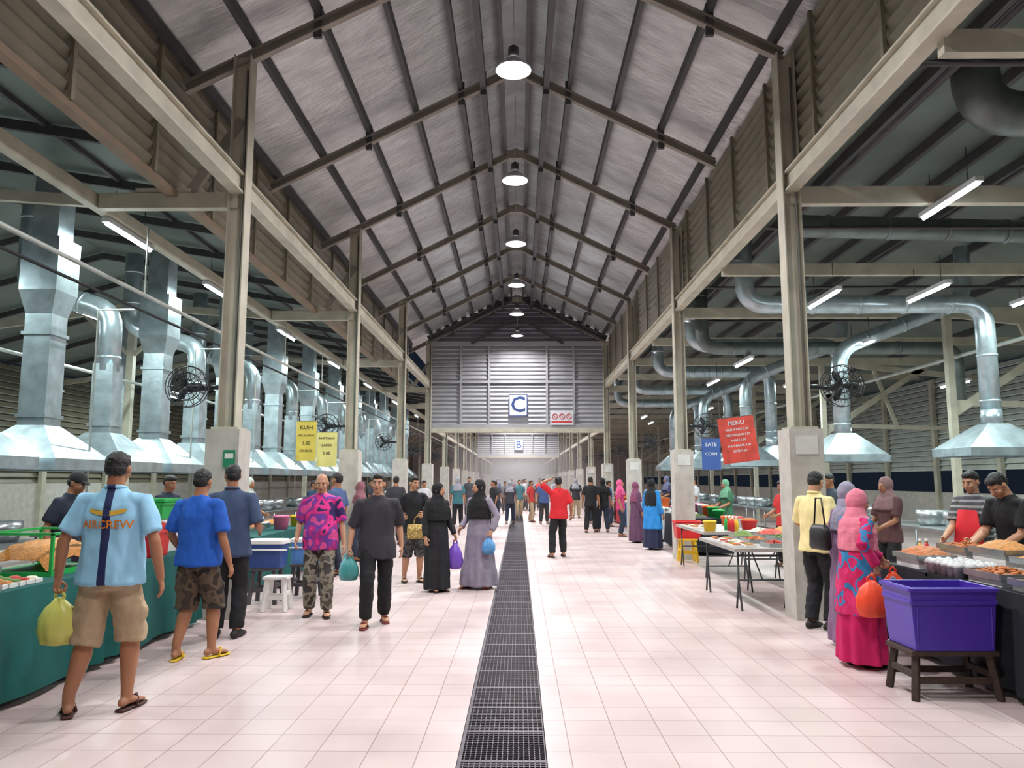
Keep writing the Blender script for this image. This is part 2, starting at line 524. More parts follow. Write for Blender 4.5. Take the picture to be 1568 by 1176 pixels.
BLACKC = cloth('cloth_black', (24, 24, 28))
CHAR = cloth('cloth_charcoal', (52, 50, 57))
NAVY = cloth('cloth_navy', (38, 44, 62))
KHAKI = cloth('cloth_khaki', (176, 154, 124))
BROWNS = patmat('cloth_brown_camo', [(60, 48, 40), (92, 76, 60), (45, 38, 36)], 9)
CAMO = patmat('cloth_camo_grey', [(86, 80, 72), (140, 132, 118), (60, 56, 52)], 9)
YELLOWSH = cloth('cloth_pale_yellow', (238, 222, 160))
ROYAL = cloth('cloth_royal_blue', (28, 88, 185))
SLATE = cloth('cloth_slate_blue', (62, 78, 108))
REDC = cloth('cloth_red', (205, 35, 45))
GREYD = cloth('cloth_grey_lilac', (140, 130, 146))
MAG = cloth('cloth_magenta', (196, 16, 90))
PINKH = cloth('cloth_pink', (228, 128, 148))
GREYH = cloth('cloth_grey_hijab', (150, 145, 165))
TIED = patmat('cloth_tie_dye', [(50, 30, 90), (225, 50, 140), (170, 40, 130), (110, 60, 160), (225, 80, 150)], 6)
POLO = stripemat('cloth_pale_blue_stripe', (150, 204, 234), (28, 38, 84), 'X', .028)
STRIPED = stripemat('cloth_striped_grey', (70, 70, 75), (150, 150, 150), 'Z', .012, .03)
FLOR = patmat('cloth_magenta_floral', [(196, 16, 90), (40, 120, 170), (196, 16, 90), (212, 40, 108)], 7)
YSAND = mat('sandal_yellow', (225, 190, 40), .6)
RSAND = mat('sandal_red', (120, 40, 40), .6)

def bag(name, hand, w, h, m, tilt=0):
    mb = MB(); n = 28
    ph = random.random() * 6
    prof = [(-h, .35), (-h * .97, .75), (-h * .75, 1.0), (-h * .5, .95), (-h * .3, .7), (-h * .17, .35), (-h * .1, .2)]
    vs = []
    for z, r in prof:
        for k in range(n):
            t = 2 * math.pi * k / n
            q = 1 + .07 * math.sin(5 * t + ph + z * 20) + .05 * math.sin(9 * t - ph)
            vs.append((w / 2 * r * math.cos(t) * q, w / 2 * .65 * r * math.sin(t) * q, z))
    fs = []
    for i in range(len(prof) - 1):
        for k in range(n):
            k2 = (k + 1) % n
            fs.append((i * n + k, i * n + k2, (i + 1) * n + k2, (i + 1) * n + k))
    fs.append(tuple(range(n - 1, -1, -1))); fs.append(tuple((len(prof) - 1) * n + k for k in range(n)))
    mb.add(vs, fs, m, True)
    for sg in (1, -1):
        mb.tube([(sg * w * .1, 0, -h * .15), (sg * w * .12, 0, -h * .05), (sg * .012, 0, .0), (0, 0, .012)], [(.014, .006), (.012, .005), (.010, .005), (.008, .004)], m, 8)
    return mb.obj(name, hand, tilt)

poloman, hw, F1 = person('man_in_light_blue_jersey', (-2.88, 5.52), 184, 1.80, 1.14, feet=((.19, .06, 22), (-.12, -.08, 12)),
    hands=(dict(p=(.34, .0, .88), hint=(.5, .9, 0), curl=1.2, d=(.1, -.1, -1)), dict(p=(-.32, -.02, .88), hint=(-.5, .9, 0))), top=POLO, sleeve=.78, hem=.84, bottom=KHAKI, btype='shorts', shoemat=mat('sandal_brown', (70, 40, 32), .7), belly=.03, head=(0, 6), collar=True)
bv = BVHTree.FromPolygons([V(v) * F1.s + V((0, 0, F1.zoff)) for v in F1.top_geo[0]], F1.top_geo[1])
def proj(x, z, o=.006):
    hit = bv.ray_cast(V((x, 1.0, z)), V((0, -1, 0)))
    return V((x, (hit[0].y if hit[0] else .12) + o, z))
vs, fs = text_geo('AIRCREW', .08)
b = MB(); b.add([proj(-p.x, 1.29 + p.y) for p in vs], fs, mat('print_orange', (225, 130, 40), .7))
mm = mat('print_gold', (215, 170, 50), .7)
for sg in (1, -1):
    b.add([proj(sg * x, 1.365 + dz, .007) for x, dz in ((.02, -.012), (.02, .02), (.07, .028), (.13, .035), (.12, .012), (.07, -.004))], [tuple(range(6))], mm)
b.add([proj(.026 * math.cos(t), 1.37 + .03 * math.sin(t), .009) for t in [k * math.pi / 6 for k in range(12)]], [tuple(range(12))], mat('print_navy', (40, 50, 100), .7))
t = b.obj('jersey_print'); t.parent = poloman
bag('plastic_bag', hw[0], .27, .36, mat('bag_yellow', (216, 216, 112), .35, var=.15))

person('man_in_royal_blue_tee', (-2.93, 7.12), 168, 1.70, 1.12, feet=((.13, .06, 20), (-.12, -.10, 20)), hands=(dict(p=(.26, -.16, .93), hint=(.4, .9, 0)), None),
       top=ROYAL, sleeve=.85, hem=.84, bottom=BROWNS, btype='shorts', shoemat=YSAND, belly=.04, head=(10, 12))
person('man_in_slate_blue_shirt', (-3.0, 8.1), 188, 1.77, 1.08, feet=((.10, 0, 10), (-.10, .02, 10)), hands=(dict(p=(.27, .02, .88)), dict(p=(-.25, -.2, 1.05))),
       top=SLATE, sleeve=.95, hem=.80, bottom=BLACKC, shoe='shoe', head=(25, 8), collar=True, lod=1)
person('bald_man_in_tie_dye_tee', (-2.38, 9.35), 8, 1.68, 1.08, feet=((.10, -.05, 8), (-.12, .08, 8)), hands=(None, dict(p=(-.27, -.12, .93))),
       top=TIED, sleeve=.9, hem=.80, bottom=CAMO, hair='bald', skin=SKIN2, head=(0, 14), belly=.03)
_, hw, _ = person('man_in_charcoal_tee', (-1.60, 8.8), 12, 1.68, 1.12, feet=((.10, .20, 8), (-.12, -.14, 10)),
       hands=(dict(p=(.28, .06, .88)), dict(p=(-.31, -.06, .88), curl=1.1, hint=(-.3, 1, 0))), top=CHAR, sleeve=.98, hem=.76, bottom=BLACKC, skin=SKIN2, head=(-12, -4), shoemat=RSAND)
bag('plastic_bag', hw[1], .19, .27, mat('bag_teal', (70, 150, 150), .35, var=.3))
bag('plastic_bag', hw[1] + V((-.06, .06, 0)), .16, .28, mat('bag_teal2', (110, 175, 185), .35, var=.3))
_, hw, _ = person('young_man_in_black_tee', (-1.69, 12.4), 20, 1.66, .98, feet=((.12, .0, 8), (-.12, .06, 8)), hands=(dict(p=(.12, -.26, 1.10), curl=.9, hint=(.8, .6, 0)), dict(p=(-.22, -.22, 1.08))),
       top=BLACKC, sleeve=.95, hem=.78, bottom=patmat('cloth_dark_pattern', [(40, 38, 42), (90, 84, 84), (50, 48, 52)], 12), btype='shorts', skin=SKIN2, head=(20, 5))
mb = MB(); WV = patmat('woven_straw', [(190, 160, 90), (130, 100, 50), (215, 190, 120)], 40)
mb.loft([(0, .17, .05), (.02, .18, .055), (.12, .18, .05), (.22, .17, .04)], WV, 24, sq=4)
mb.tube([(-.08, 0, .21), (-.06, 0, .32), (0, 0, .36), (.06, 0, .32), (.08, 0, .21)], [.008] * 5, WV, 8)
mb.obj('woven_handbag', hw[0] - V((0, .05, .35)), .2)
_, hw, _ = person('woman_in_black_abaya', (-1.20, 11.4), 40, 1.56, .95, feet=((.08, 0, 8), (-.08, 0, 8)), hands=(dict(p=(.27, -.10, .89), curl=1.0), None),
       top=BLACKC, sleeve=2, hem=.9, btype='dress', hijab=cloth('hijab_black', (18, 18, 22)), skin=SKIN2, drape=1.12, head=(30, 5), flare=.92)
bag('plastic_bag', hw[0], .22, .42, mat('bag_purple', (120, 80, 190), .35, var=.2))
_, hw, _ = person('woman_in_grey_dress', (-.60, 11.75), -30, 1.60, 1.02, feet=((.16, .04, 8), (-.16, -.08, 8)), hands=(dict(p=(.30, -.10, .92), curl=1.0, hint=(.8, .7, 0)), dict(p=(-.30, -.08, .95))),
       top=GREYD, sleeve=2, hem=.9, btype='dress', hijab=cloth('hijab_black2', (22, 20, 24)), skin=SKIN2, drape=1.10, head=(-25, 5), shoemat=RSAND, flare=1.2)
bag('plastic_bag', hw[0], .20, .26, mat('bag_blue', (90, 150, 205), .35, var=.2))
person('man_in_red_tee', (.83, 16.4), 195, 1.67, 1.08, feet=((.17, .06, 12), (-.13, -.08, 8)), hands=(dict(p=(.17, -.04, 1.66), hint=(1, .1, .1), d=(-.7, 0, .5), curl=.6), dict(p=(-.30, -.05, .90))),
       top=REDC, sleeve=.9, hem=.82, bottom=BLACKC, lod=1, head=(-20, 0))
person('man_in_black_outfit', (2.2, 24.0), 170, 1.70, 1.0, feet=((.13, .12, 8), (-.12, -.1, 8)), top=BLACKC, bottom=BLACKC, lod=1)
person('woman_in_black_outfit', (2.6, 24.2), 190, 1.66, .95, feet=((.12, -.1, 8), (-.12, .12, 8)), top=BLACKC, bottom=NAVY, lod=1, hijab=BLACKC)
person('woman_in_purple_dress', (3.02, 20.2), 110, 1.55, .95, top=cloth('plum', (96, 62, 88)), sleeve=2, hem=.9, btype='dress', hijab=cloth('hijab_plum', (130, 70, 100)), lod=1, drape=1.15)
person('woman_in_blue_dress', (3.10, 18.2), 130, 1.62, 1.05, top=cloth('dress_blue', (40, 130, 200)), bottom=cloth('skirt_navy', (36, 40, 70)), sleeve=2, hem=.9, btype='dress', hijab=BLACKC, lod=1, drape=1.05)
person('man_in_pale_yellow_shirt', (3.26, 8.62), 122, 1.71, 1.05, feet=((.09, .03, 8), (-.10, -.04, 8)), hands=(dict(p=(.20, -.30, 1.08), hint=(.6, .6, -.5)), dict(p=(-.26, -.10, .92))),
       top=YELLOWSH, sleeve=.9, hem=.84, bottom=BLACKC, shoe='shoe', skin=SKIN2, head=(10, 20), belly=.04, collar=True)
person('woman_in_grey_hijab', (3.24, 7.75), 110, 1.58, .92, top=cloth('blouse_mauve', (130, 100, 130)), sleeve=2, hem=.9, btype='dress', hijab=GREYH, lod=0, drape=1.2, head=(0, 12), skin=SKIN2)
_, hw, _ = person('woman_in_magenta_dress', (2.98, 6.95), 104, 1.52, 1.05, feet=((.08, .03, 5), (-.09, -.03, 5)),
       hands=(dict(p=(.10, -.36, 1.02), curl=1.2, hint=(.8, .6, -.3), d=(0, -.3, -1)), dict(p=(-.31, .03, 1.0), curl=1.2, hint=(-.5, 1, -.3), d=(0, 0, -1))),
       top=FLOR, bottom=MAG, sleeve=2, hem=.9, btype='dress', hijab=PINKH, drape=1.12, head=(-6, 16), skin=SKIN2)
OBAG = mat('bag_orange', (245, 80, 45), .4, var=.1)
bag('plastic_bag', hw[1] + V((-.06, -.06, .0)), .28, .34, OBAG, .1)
bag('plastic_bag', hw[0] + V((.04, -.04, 0)), .24, .34, OBAG, .2)
bag('plastic_bag', hw[1] + V((.12, -.07, -.02)), .15, .48, mat('bag_clear_blue', (110, 150, 175), .3, var=.3))
mb = MB(); LB = mat('leather_black', (25, 22, 24), .45)
mb.loft([(0, .13, .05), (.03, .15, .065), (.18, .14, .06), (.24, .11, .035)], LB, 24, sq=3)
mb.tube([(-.1, 0, .22), (-.05, 0, .5), (.05, 0, .5), (.1, 0, .22)], [.009] * 4, LB, 8)
mb.obj('shoulder_bag', (2.98, 7.78, .92), R(100))
person('vendor_in_striped_shirt', (4.85, 8.35), -60, 1.70, 1.0, hands=(dict(p=(.15, -.33, 1.0)), dict(p=(-.15, -.33, 1.0))), top=STRIPED, bottom=BLACKC, apron=REDC, skin=SKIN2, head=(0, 15), lod=0)
person('vendor_in_black_tee', (4.80, 7.55), -75, 1.72, 1.08, hands=(dict(p=(.15, -.40, .98)), dict(p=(-.15, -.42, .98))), top=BLACKC, bottom=BLACKC, skin=SKIN2, head=(0, 30), lean=14, lod=0)
person('stall_vendor', (-4.98, 8.5), 80, 1.70, 1.05, top=NAVY, bottom=BLACKC, head=(0, 18), lod=1, hair='cap', lean=8)
for i, (x, y, c, hj) in enumerate([(-5.0, 12.6, (60, 90, 110), 0), (-5.05, 14.4, (150, 160, 150), 1), (-5.0, 18.8, (40, 60, 90), 0), (-5.0, 21.0, (170, 60, 60), 1), (-5.0, 26.0, (60, 60, 70), 0),
                                (4.95, 12.4, (50, 60, 70), 0), (4.95, 14.6, (200, 50, 50), 0), (4.95, 18.6, (60, 110, 80), 1), (4.95, 22.0, (190, 190, 195), 0), (4.95, 26.0, (60, 60, 90), 1),
                                (-4.95, 10.9, (30, 40, 60), 0), (5.0, 10.6, (90, 60, 60), 1)]):
    sgn = 1 if x < 0 else -1
    person('stall_vendor', (x, y), sgn * 70, random.uniform(1.58, 1.74), 1.0, top=cloth('vt%d' % i, c), bottom=BLACKC, hijab=(cloth('vh%d' % i, tuple(min(255, k + 40) for k in c)) if hj else None), lod=1,
           hands=(dict(p=(.15, -.30, 1.02)), dict(p=(-.15, -.30, 1.02))), head=(0, 15))
for i, (x, y, yw, c, hj) in enumerate([(-3.1, 13.2, 250, (70, 90, 130), 0), (-3.2, 15.6, 260, (110, 60, 70), 1), (-3.1, 19.5, 200, (50, 50, 56), 0), (2.9, 22.4, 80, (190, 60, 110), 1), (-2.9, 23.6, 20, (200, 200, 205), 0), (3.1, 27, 100, (50, 80, 130), 0)]):
    person('market_shopper', (x, y), yw, random.uniform(1.56, 1.72), 1.0, top=cloth('st%d' % i, c), bottom=NAVY, hijab=(cloth('sh%d' % i, tuple(min(255, k + 30) for k in c)) if hj else None), lod=1)
cols = [(40, 40, 46), (60, 60, 70), (190, 60, 60), (70, 90, 140), (200, 200, 205), (90, 60, 90), (60, 110, 120), (30, 30, 36), (120, 120, 125), (160, 70, 100)]
crowd = [(-.9, 27), (-.35, 29), (.45, 30), (.9, 28.5), (1.5, 31), (-1.6, 30), (0, 34), (.6, 37), (-.7, 38), (1.8, 36), (2.4, 33), (-2.2, 34), (1.1, 42), (-1.2, 44), (.2, 47), (2.1, 45), (-2.1, 26.5),
         (2.7, 29.0), (1.6, 50), (-.5, 52), (.8, 54), (-1.0, 33), (1.1, 33.5), (-1.9, 40), (.3, 41), (-2.5, 48)]
for i, (x, y) in enumerate(crowd):
    c = cols[i % len(cols)]
    st = random.uniform(.05, .2)
    person('market_shopper', (x, y), random.choice([0, 180, 170, 10, 60, -60]), random.uniform(1.55, 1.75), random.uniform(.92, 1.05), feet=((.11, st, 8), (-.11, -st, 8)),
           top=cloth('ct%d' % (i % len(cols)), c), bottom=[BLACKC, NAVY, KHAKI, CHAR][i % 4], hijab=(cloth('ch%d' % (i % 3), [(60, 40, 60), (150, 150, 160), (30, 30, 34)][i % 3]) if i % 3 == 1 else None), lod=2)

# ------------------------------------------------------------------ building
XL, XR, XC = -3.52, 3.38, -.07
CREAM = mat('paint_cream', (184, 180, 162), .5, var=.16, scale=3, bump=.05)
TAUPE = mat('paint_taupe', (140, 134, 124), .55, var=.15, scale=3)
DARKST = mat('steel_dark', (70, 70, 72), .5, var=.2)
PLAST = mat('pedestal_plaster', (186, 182, 174), .8, var=.12, scale=6, bump=.15)
LOUV = mat('louvre_brown', (126, 120, 102), .45, var=.15, scale=2)
LOUVG = mat('louvre_grey', (158, 160, 164), .45, var=.1, scale=2)
FOIL = mat('foil_insulation', (186, 190, 190), .34, metal=.45, var=.2, scale=2.5, bump=.8, bscale=8, stretch=(.7, 1.6, .7), bd=.022)
DECK = mat('roof_deck_green', (116, 128, 122), .4, metal=.3, var=.2, scale=1.0)
GALV = mat('galvanised_steel', (176, 190, 196), .32, metal=.7, var=.22, scale=5, bump=.12, bscale=10)
FLOORM = tilemat('floor_tile', (216, 196, 193), (209, 189, 186), (160, 134, 132))
DRK = mat('channel_dark', (14, 13, 14), .9)
GRATE = mat('grate_steel', (92, 86, 92), .4, metal=.6, var=.2, scale=8)
Y0, Y1, YE = -5.0, 29.8, 100.0
DX0, DX1 = -.36, .16

mb = MB()
mb.b2(-16, DX0, Y0, YE, -.3, 0, FLOORM); mb.b2(DX1, 16, Y0, YE, -.3, 0, FLOORM); mb.b2(DX0, DX1, Y0, YE, -.3, -.18, DRK)
mb.obj('floor')
mb = MB()
y = 2.0
k = 0
while y < 64:
    th = .03 if k % 16 == 0 else .008
    mb.b2(DX0 + .004, DX1 - .004, y, y + th, -.035, -.004, GRATE)
    y += .033 if y < 30 else .09
    k += 1
for i in range(17):
    mb.b2(DX0 + .004 + i * .0315, DX0 + .004 + i * .0315 + (.02 if i == 0 else .006), 2.0, 64, -.03, -.002 if i in (0, 16) else -.006, GRATE)
mb.obj('floor_drain_grate')

def roofz(x): return 9.02 - .50 * abs(x - XC)
mb = MB()
EL, ER = -4.32, 3.62
for xa in (EL, ER):
    mb.quad((XC, Y0, roofz(XC)), (XC, YE, roofz(XC)), (xa, YE, roofz(xa)), (xa, Y0, roofz(xa)), FOIL)
mb.obj('ceiling')
mb = MB()
for x in (-.30, .16, -1.02, .88, -1.80, 1.66, -2.60, 2.46, -3.42, 3.28, -4.2):
    mb.b2(x - .035, x + .035, Y0, Y1 - .15, roofz(x) - .19, roofz(x) - .03, DARKST)
for x in (-.62, .48):
    mb.b2(x - .05, x + .05, Y0, Y1 - .15, roofz(x) - .40, roofz(x) - .22, DARKST)
mb.obj('roof_purlins')
frames = [9.3 + 3.4 * i for i in range(-4, 27)]
fr6 = [9.3 + 6.8 * i for i in range(-2, 14)]
for yf in frames:
    if yf > 31: break
    mb = MB()
    o = .29
    for dzz, hh in ((0, .025), (-.135, .025), (-.067, .11)):
        ww = .10 if hh < .03 else .02
        mb.beam((EL + .05, yf, roofz(EL) - o + dzz + .06), (XC, yf, roofz(XC) - o + dzz + .06), ww, hh, TAUPE)
        mb.beam((XC, yf, roofz(XC) - o + dzz + .06), (XR, yf, roofz(XR) - o + dzz + .06), ww, hh, TAUPE)
    for x in (-.62, .48, -2.6, 2.46, -1.0, .86):
        mb.b2(x - .05, x + .05, yf - .03, yf + .03, roofz(x) - .48, roofz(x) - .05, DARKST)
    mb.box((XC, yf, roofz(XC) - .36), (.4, .11, .18), TAUPE)
    mb.obj('roof_rafter')
FANM = mat('fan_black', (32, 34, 38), .45)
def fan(x, y, z, sg):
    mb = MB()
    mb.tube([(0, 0, 0), (sg * .12, 0, 0)], [.03, .03], FANM, 8)
    c = V((sg * .38, -.08, 0))
    mb.tube([(sg * .1, 0, 0), (sg * .25, .1, .0), (sg * .38, .08, 0), (sg * .38, -.02, 0)], [.03, .03, .06, .06], FANM, 10)
    for rr in (.25, .17, .09):
        for yy in (-.05, -.13):
            mb.tube([c + V((rr * math.cos(t), yy + .08 if rr > .2 else yy + .05, rr * math.sin(t))) for t in [j * math.pi / 10 for j in range(21)]], [.006] * 21, FANM, 5)
    for j in range(16):
        t = j * math.pi / 8
        mb.tube([c + V((.03 * math.cos(t), -.07, .03 * math.sin(t))), c + V((.2 * math.cos(t), -.07, .2 * math.sin(t))), c + V((.25 * math.cos(t), -.01, .25 * math.sin(t))), c + V((.1 * math.cos(t), .08, .1 * math.sin(t)))], [.004] * 4, FANM, 4)
    for j in range(3):
        t = j * 2.094
        mb.ell(c + V((.11 * math.cos(t), -.01, .11 * math.sin(t))), (.1, .008, .045), FANM, 10, 6, rot=Matrix.Rotation(-t, 3, 'Y'))
    mb.obj('wall_fan', (x, y, z), 0)
def column(x, y, sg):
    mb = MB()
    top = roofz(x) - .3
    mb.b2(x - .2, x + .2, y - .2, y + .2, 0, 2.2, PLAST)
    z0 = 2.2
    mb.b2(x - .11, x - .095, y - .11, y + .11, z0, top, CREAM); mb.b2(x + .095, x + .11, y - .11, y + .11, z0, top, CREAM)
    mb.b2(x - .1, x + .1, y - .02, y + .02, z0, top, CREAM)
    mb.b2(x - .16, x + .16, y - .16, y + .16, 2.2, 2.23, CREAM)
    mb.tube([(x + .06, y - .07, 2.23), (x + .06, y - .07, top - .2)], [.014, .014], mat('conduit', (120, 120, 115), .5), 6)
    if sg < 0:
        mb.beam((x, y, 5.08), (x - 1.75, y, 5.08), .12, .2, CREAM)
        mb.beam((x - .62, y, 5.2), (x, y, 6.15), .08, .12, TAUPE)
        mb.b2(x - 1.3, x - .6, y - .05, y + .05, 5.19, 5.24, CREAM)
    else:
        mb.beam((x, y, 5.12), (x + 9.2, y, 5.12), .12, .22, CREAM)
        mb.b2(x - .13, x + .13, y - .215, y - .2, 1.9, 2.12, mat('switch_box', (205, 205, 200), .5))
    mb.obj('steel_column')
    if y < 50: fan(x + sg * .11, y - .02, 2.72, sg)
for yf in fr6:
    column(XL, yf, -1); column(XR, yf, 1)
mb = MB()
for x in (XL, XR):
    for za, zb_ in ((5.15, 5.175), (5.385, 5.41)): mb.b2(x - .08, x + .08, Y0, Y1, za, zb_, CREAM)
    mb.b2(x - .035, x + .035, Y0, Y1, 5.175, 5.385, CREAM)
    mb.b2(x - .05, x + .05, Y1, YE, 3.6, 3.75, CREAM)
mb.b2(-4.40, -4.28, Y0, Y1, 5.12, 5.2, mat('paint_rust', (126, 108, 88), .6)); mb.b2(-5.42, -5.30, Y0, 70, 5.0, 5.18, CREAM)
mb.obj('eave_beams')
def louvre_band(x, z0, z1, ya, yb, m, sg, step=.17):
    mb = MB(); z = z0
    while z < z1 - .05:
        mb.add([(x, ya, z + .15), (x, yb, z + .15), (x + sg * .09, yb, z), (x + sg * .09, ya, z), (x - sg * .01, ya, z + .15), (x - sg * .01, yb, z + .15), (x + sg * .08, yb, z - .0), (x + sg * .08, ya, z)],
               [(0, 1, 2, 3), (7, 6, 5, 4), (0, 3, 7, 4), (1, 5, 6, 2)], m)
        mb.add([(x, ya, z + .15), (x, yb, z + .15), (x, yb, z + .172), (x, ya, z + .172)], [(0, 1, 2, 3)], m)
        z += step
    y = ya
    while y < yb:
        mb.b2(x - sg * .05, x - sg * .01, y - .03, y + .03, z0, z1, m); y += 1.7
    return mb.obj('louvre_panel')
louvre_band(-4.30, 5.2, 6.85, Y0, Y1, LOUV, -1)
louvre_band(3.50, 5.42, 7.15, Y0, Y1, LOUV, 1)
def gable(y, letter):
    mb = MB(); z = 3.72
    while z < 8.7:
        half = 3.4 if z < 6.9 else min(3.4, (9.0 - z) / .5 - .1)
        if half < .1: break
        m = LOUVG if z < 6.95 else mat('louvre_dark', (120, 122, 132), .5)
        xa, xb = XC - half, XC + half
        mb.add([(xa, y + .08, z + .15), (xb, y + .08, z + .15), (xb, y, z), (xa, y, z)], [(0, 1, 2, 3)], m)
        mb.add([(xa, y, z), (xb, y, z), (xb, y + .02, z - .03), (xa, y + .02, z - .03)], [(0, 1, 2, 3)], m)
        z += .165
    for zz, h in ((3.66, .16), (5.4, .1), (6.93, .14)):
        mb.b2(XC - 3.5, XC + 3.5, y - .06, y + .1, zz - h / 2, zz + h / 2, LOUVG)
    for xx in (-3.4, -2.2, -1.1, 1.15, 2.2, 3.4):
        mb.b2(XC + xx - .04, XC + xx + .04, y - .05, y + .1, 3.7, 6.9, LOUVG)
    mb.b2(XC - 3.5, XC + 3.5, y - .12, y + .12, 3.42, 3.6, CREAM)
    for sg in (1, -1):
        mb.beam((XC + sg * 3.5, y - .1, 7.1), (XC, y - .1, 8.75), .1, .2, DARKST)
        mb.beam((XC + sg * 1.8, y - .1, 6.9), (XC + sg * .0, y - .1, 7.95), .06, .1, DARKST)
    mb.b2(XC - 1.9, XC + 1.9, y - .1, y - .02, 7.72, 7.84, DARKST)
    mb.obj('gable_louvre_wall')
    mb = MB(); wt = mat('sign_white', (205, 210, 215), .5, var=.03); bl = mat('sign_blue', (44, 66, 120), .5)
    mb.b2(-.36, .36, 0, .03, -.44, .44, wt)
    for a, b, c, d in ((-.36, .36, .40, .44), (-.36, .36, -.44, -.40), (-.36, -.33, -.44, .44), (.33, .36, -.44, .44)):
        mb.b2(a, b, -.004, 0, c, d, bl)
    vs, fs = text_geo(letter, .85)
    mb.add([(p.x, -.006, p.y) for p in vs], fs, bl)
    mb.obj('section_letter_sign', (XC + .03, y - .10, 4.48))
gable(29.8, 'C'); gable(64, 'B')
mb = MB(); wt = MC['sign_white']; rd = mat('sign_red', (190, 40, 45), .5)
mb.b2(-.45, .45, 0, .02, -.27, .27, wt)
for i in (-1, 0, 1):
    c = V((i * .27, -.006, .06))
    mb.tube([c + V((.1 * math.cos(t), 0, .1 * math.sin(t))) for t in [j * math.pi / 8 for j in range(17)]], [.014] * 17, rd, 5)
    mb.beam(c + V((-.07, 0, .07)), c + V((.07, 0, -.07)), .01, .02, rd)
mb.b2(-.4, .4, -.006, 0, -.18, -.12, rd)
mb.obj('no_smoking_sign', (XC + 1.72, 29.68, 3.98))

mb = MB()
mb.quad((-4.34, Y0, 5.6), (-4.34, YE, 5.6), (-8.6, YE, 6.3), (-8.6, Y0, 6.3), DECK)
mb.quad((-8.6, Y0, 6.3), (-8.6, YE, 6.3), (-14, YE, 4.8), (-14, Y0, 4.8), DECK)
y = Y0
while y < 60:
    mb.beam((-4.34, y, 5.5), (-8.6, y, 6.2), .06, .12, DARKST); mb.beam((-8.6, y, 6.2), (-14, y, 4.7), .06, .12, DARKST); y += 1.7
for x in (-5.6, -7.0): mb.b2(x - .03, x + .03, Y0, 60, 5.6 + (-4.34 - x) * .164 - .07, 5.6 + (-4.34 - x) * .164 - .01, DARKST)
mb.obj('ceiling_left')
mb = MB()
mb.quad((3.62, Y0, 6.0), (3.62, YE, 6.0), (8.6, YE, 6.9), (8.6, Y0, 6.9), DECK)
mb.quad((8.6, Y0, 6.9), (8.6, YE, 6.9), (14, YE, 5.0), (14, Y0, 5.0), DECK)
for x in (4.6, 5.8, 7.0, 8.2): mb.b2(x - .04, x + .04, Y0, 60, 6.0 + (x - 3.62) * .18 - .16, 6.0 + (x - 3.62) * .18 - .01, DARKST)
for x in (9.6, 10.9, 12.2): mb.b2(x - .04, x + .04, Y0, 60, 6.9 - (x - 8.6) * .352 - .16, 6.9 - (x - 8.6) * .352 - .01, DARKST)
mb.obj('ceiling_right')
WALLG = mat('wall_louvre_green', (196, 202, 194), .5)
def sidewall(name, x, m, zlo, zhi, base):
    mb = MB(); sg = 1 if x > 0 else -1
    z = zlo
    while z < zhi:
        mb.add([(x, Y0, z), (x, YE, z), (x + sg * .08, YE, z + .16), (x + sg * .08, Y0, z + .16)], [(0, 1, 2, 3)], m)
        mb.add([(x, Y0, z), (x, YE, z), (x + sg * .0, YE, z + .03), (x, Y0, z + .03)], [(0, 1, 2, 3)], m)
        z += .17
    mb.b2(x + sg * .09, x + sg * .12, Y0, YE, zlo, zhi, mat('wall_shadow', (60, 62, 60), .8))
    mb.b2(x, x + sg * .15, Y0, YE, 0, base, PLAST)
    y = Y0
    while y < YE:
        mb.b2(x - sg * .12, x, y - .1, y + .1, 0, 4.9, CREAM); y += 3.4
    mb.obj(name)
sidewall('wall_left', -13.8, LOUV, 1.5, 4.6, 1.5)
sidewall('wall_right', 13.8, WALLG, 1.9, 4.8, 1.2)
mb = MB(); WB = mat('wall_pale', (214, 208, 206), .8)
mb.b2(-16, 16, YE, YE + .2, -.3, 9, WB); mb.obj('wall_back')
mb = MB(); mb.b2(-14, 14, Y0 - .2, Y0, -.3, 9.2, WB); mb.obj('wall_front')

for yf in fr6[2:12]:
    mb = MB()
    mb.b2(-8.32, -8.18, yf - .07, yf + .07, 0, 5.2, CREAM)
    mb.beam((-5.3, yf, 5.08), (-8.3, yf, 5.3), .08, .14, CREAM); mb.beam((-8.25, yf, 4.2), (-7.2, yf, 5.2), .06, .08, CREAM); mb.beam((-8.25, yf, 4.2), (-9.3, yf, 5.1), .06, .08, CREAM)
    mb.beam((-8.3, yf, 5.3), (-13.8, yf, 4.5), .08, .14, CREAM)
    mb.obj('outer_column')
    mb = MB()
    mb.b2(8.98, 9.12, yf - .07, yf + .07, 0, 5.1, CREAM)
    mb.beam((9.1, yf, 3.0), (12.2, yf, 5.0), .09, .16, CREAM); mb.beam((9.1, yf, 5.1), (13.8, yf, 4.6), .09, .16, CREAM); mb.beam((9.1, yf, 3.2), (13.8, yf, 3.1), .07, .12, CREAM)
    mb.beam((10.6, yf, 4.9), (11.2, yf, 3.2), .06, .1, CREAM)
    mb.obj('outer_column')
for yf in frames:
    if 5 < yf < 60 and all(abs(yf - q) > .1 for q in fr6):
        mb = MB(); mb.beam((XR + .05, yf, 5.12), (13.7, yf, 5.12), .1, .2, CREAM); mb.obj('cross_beam')

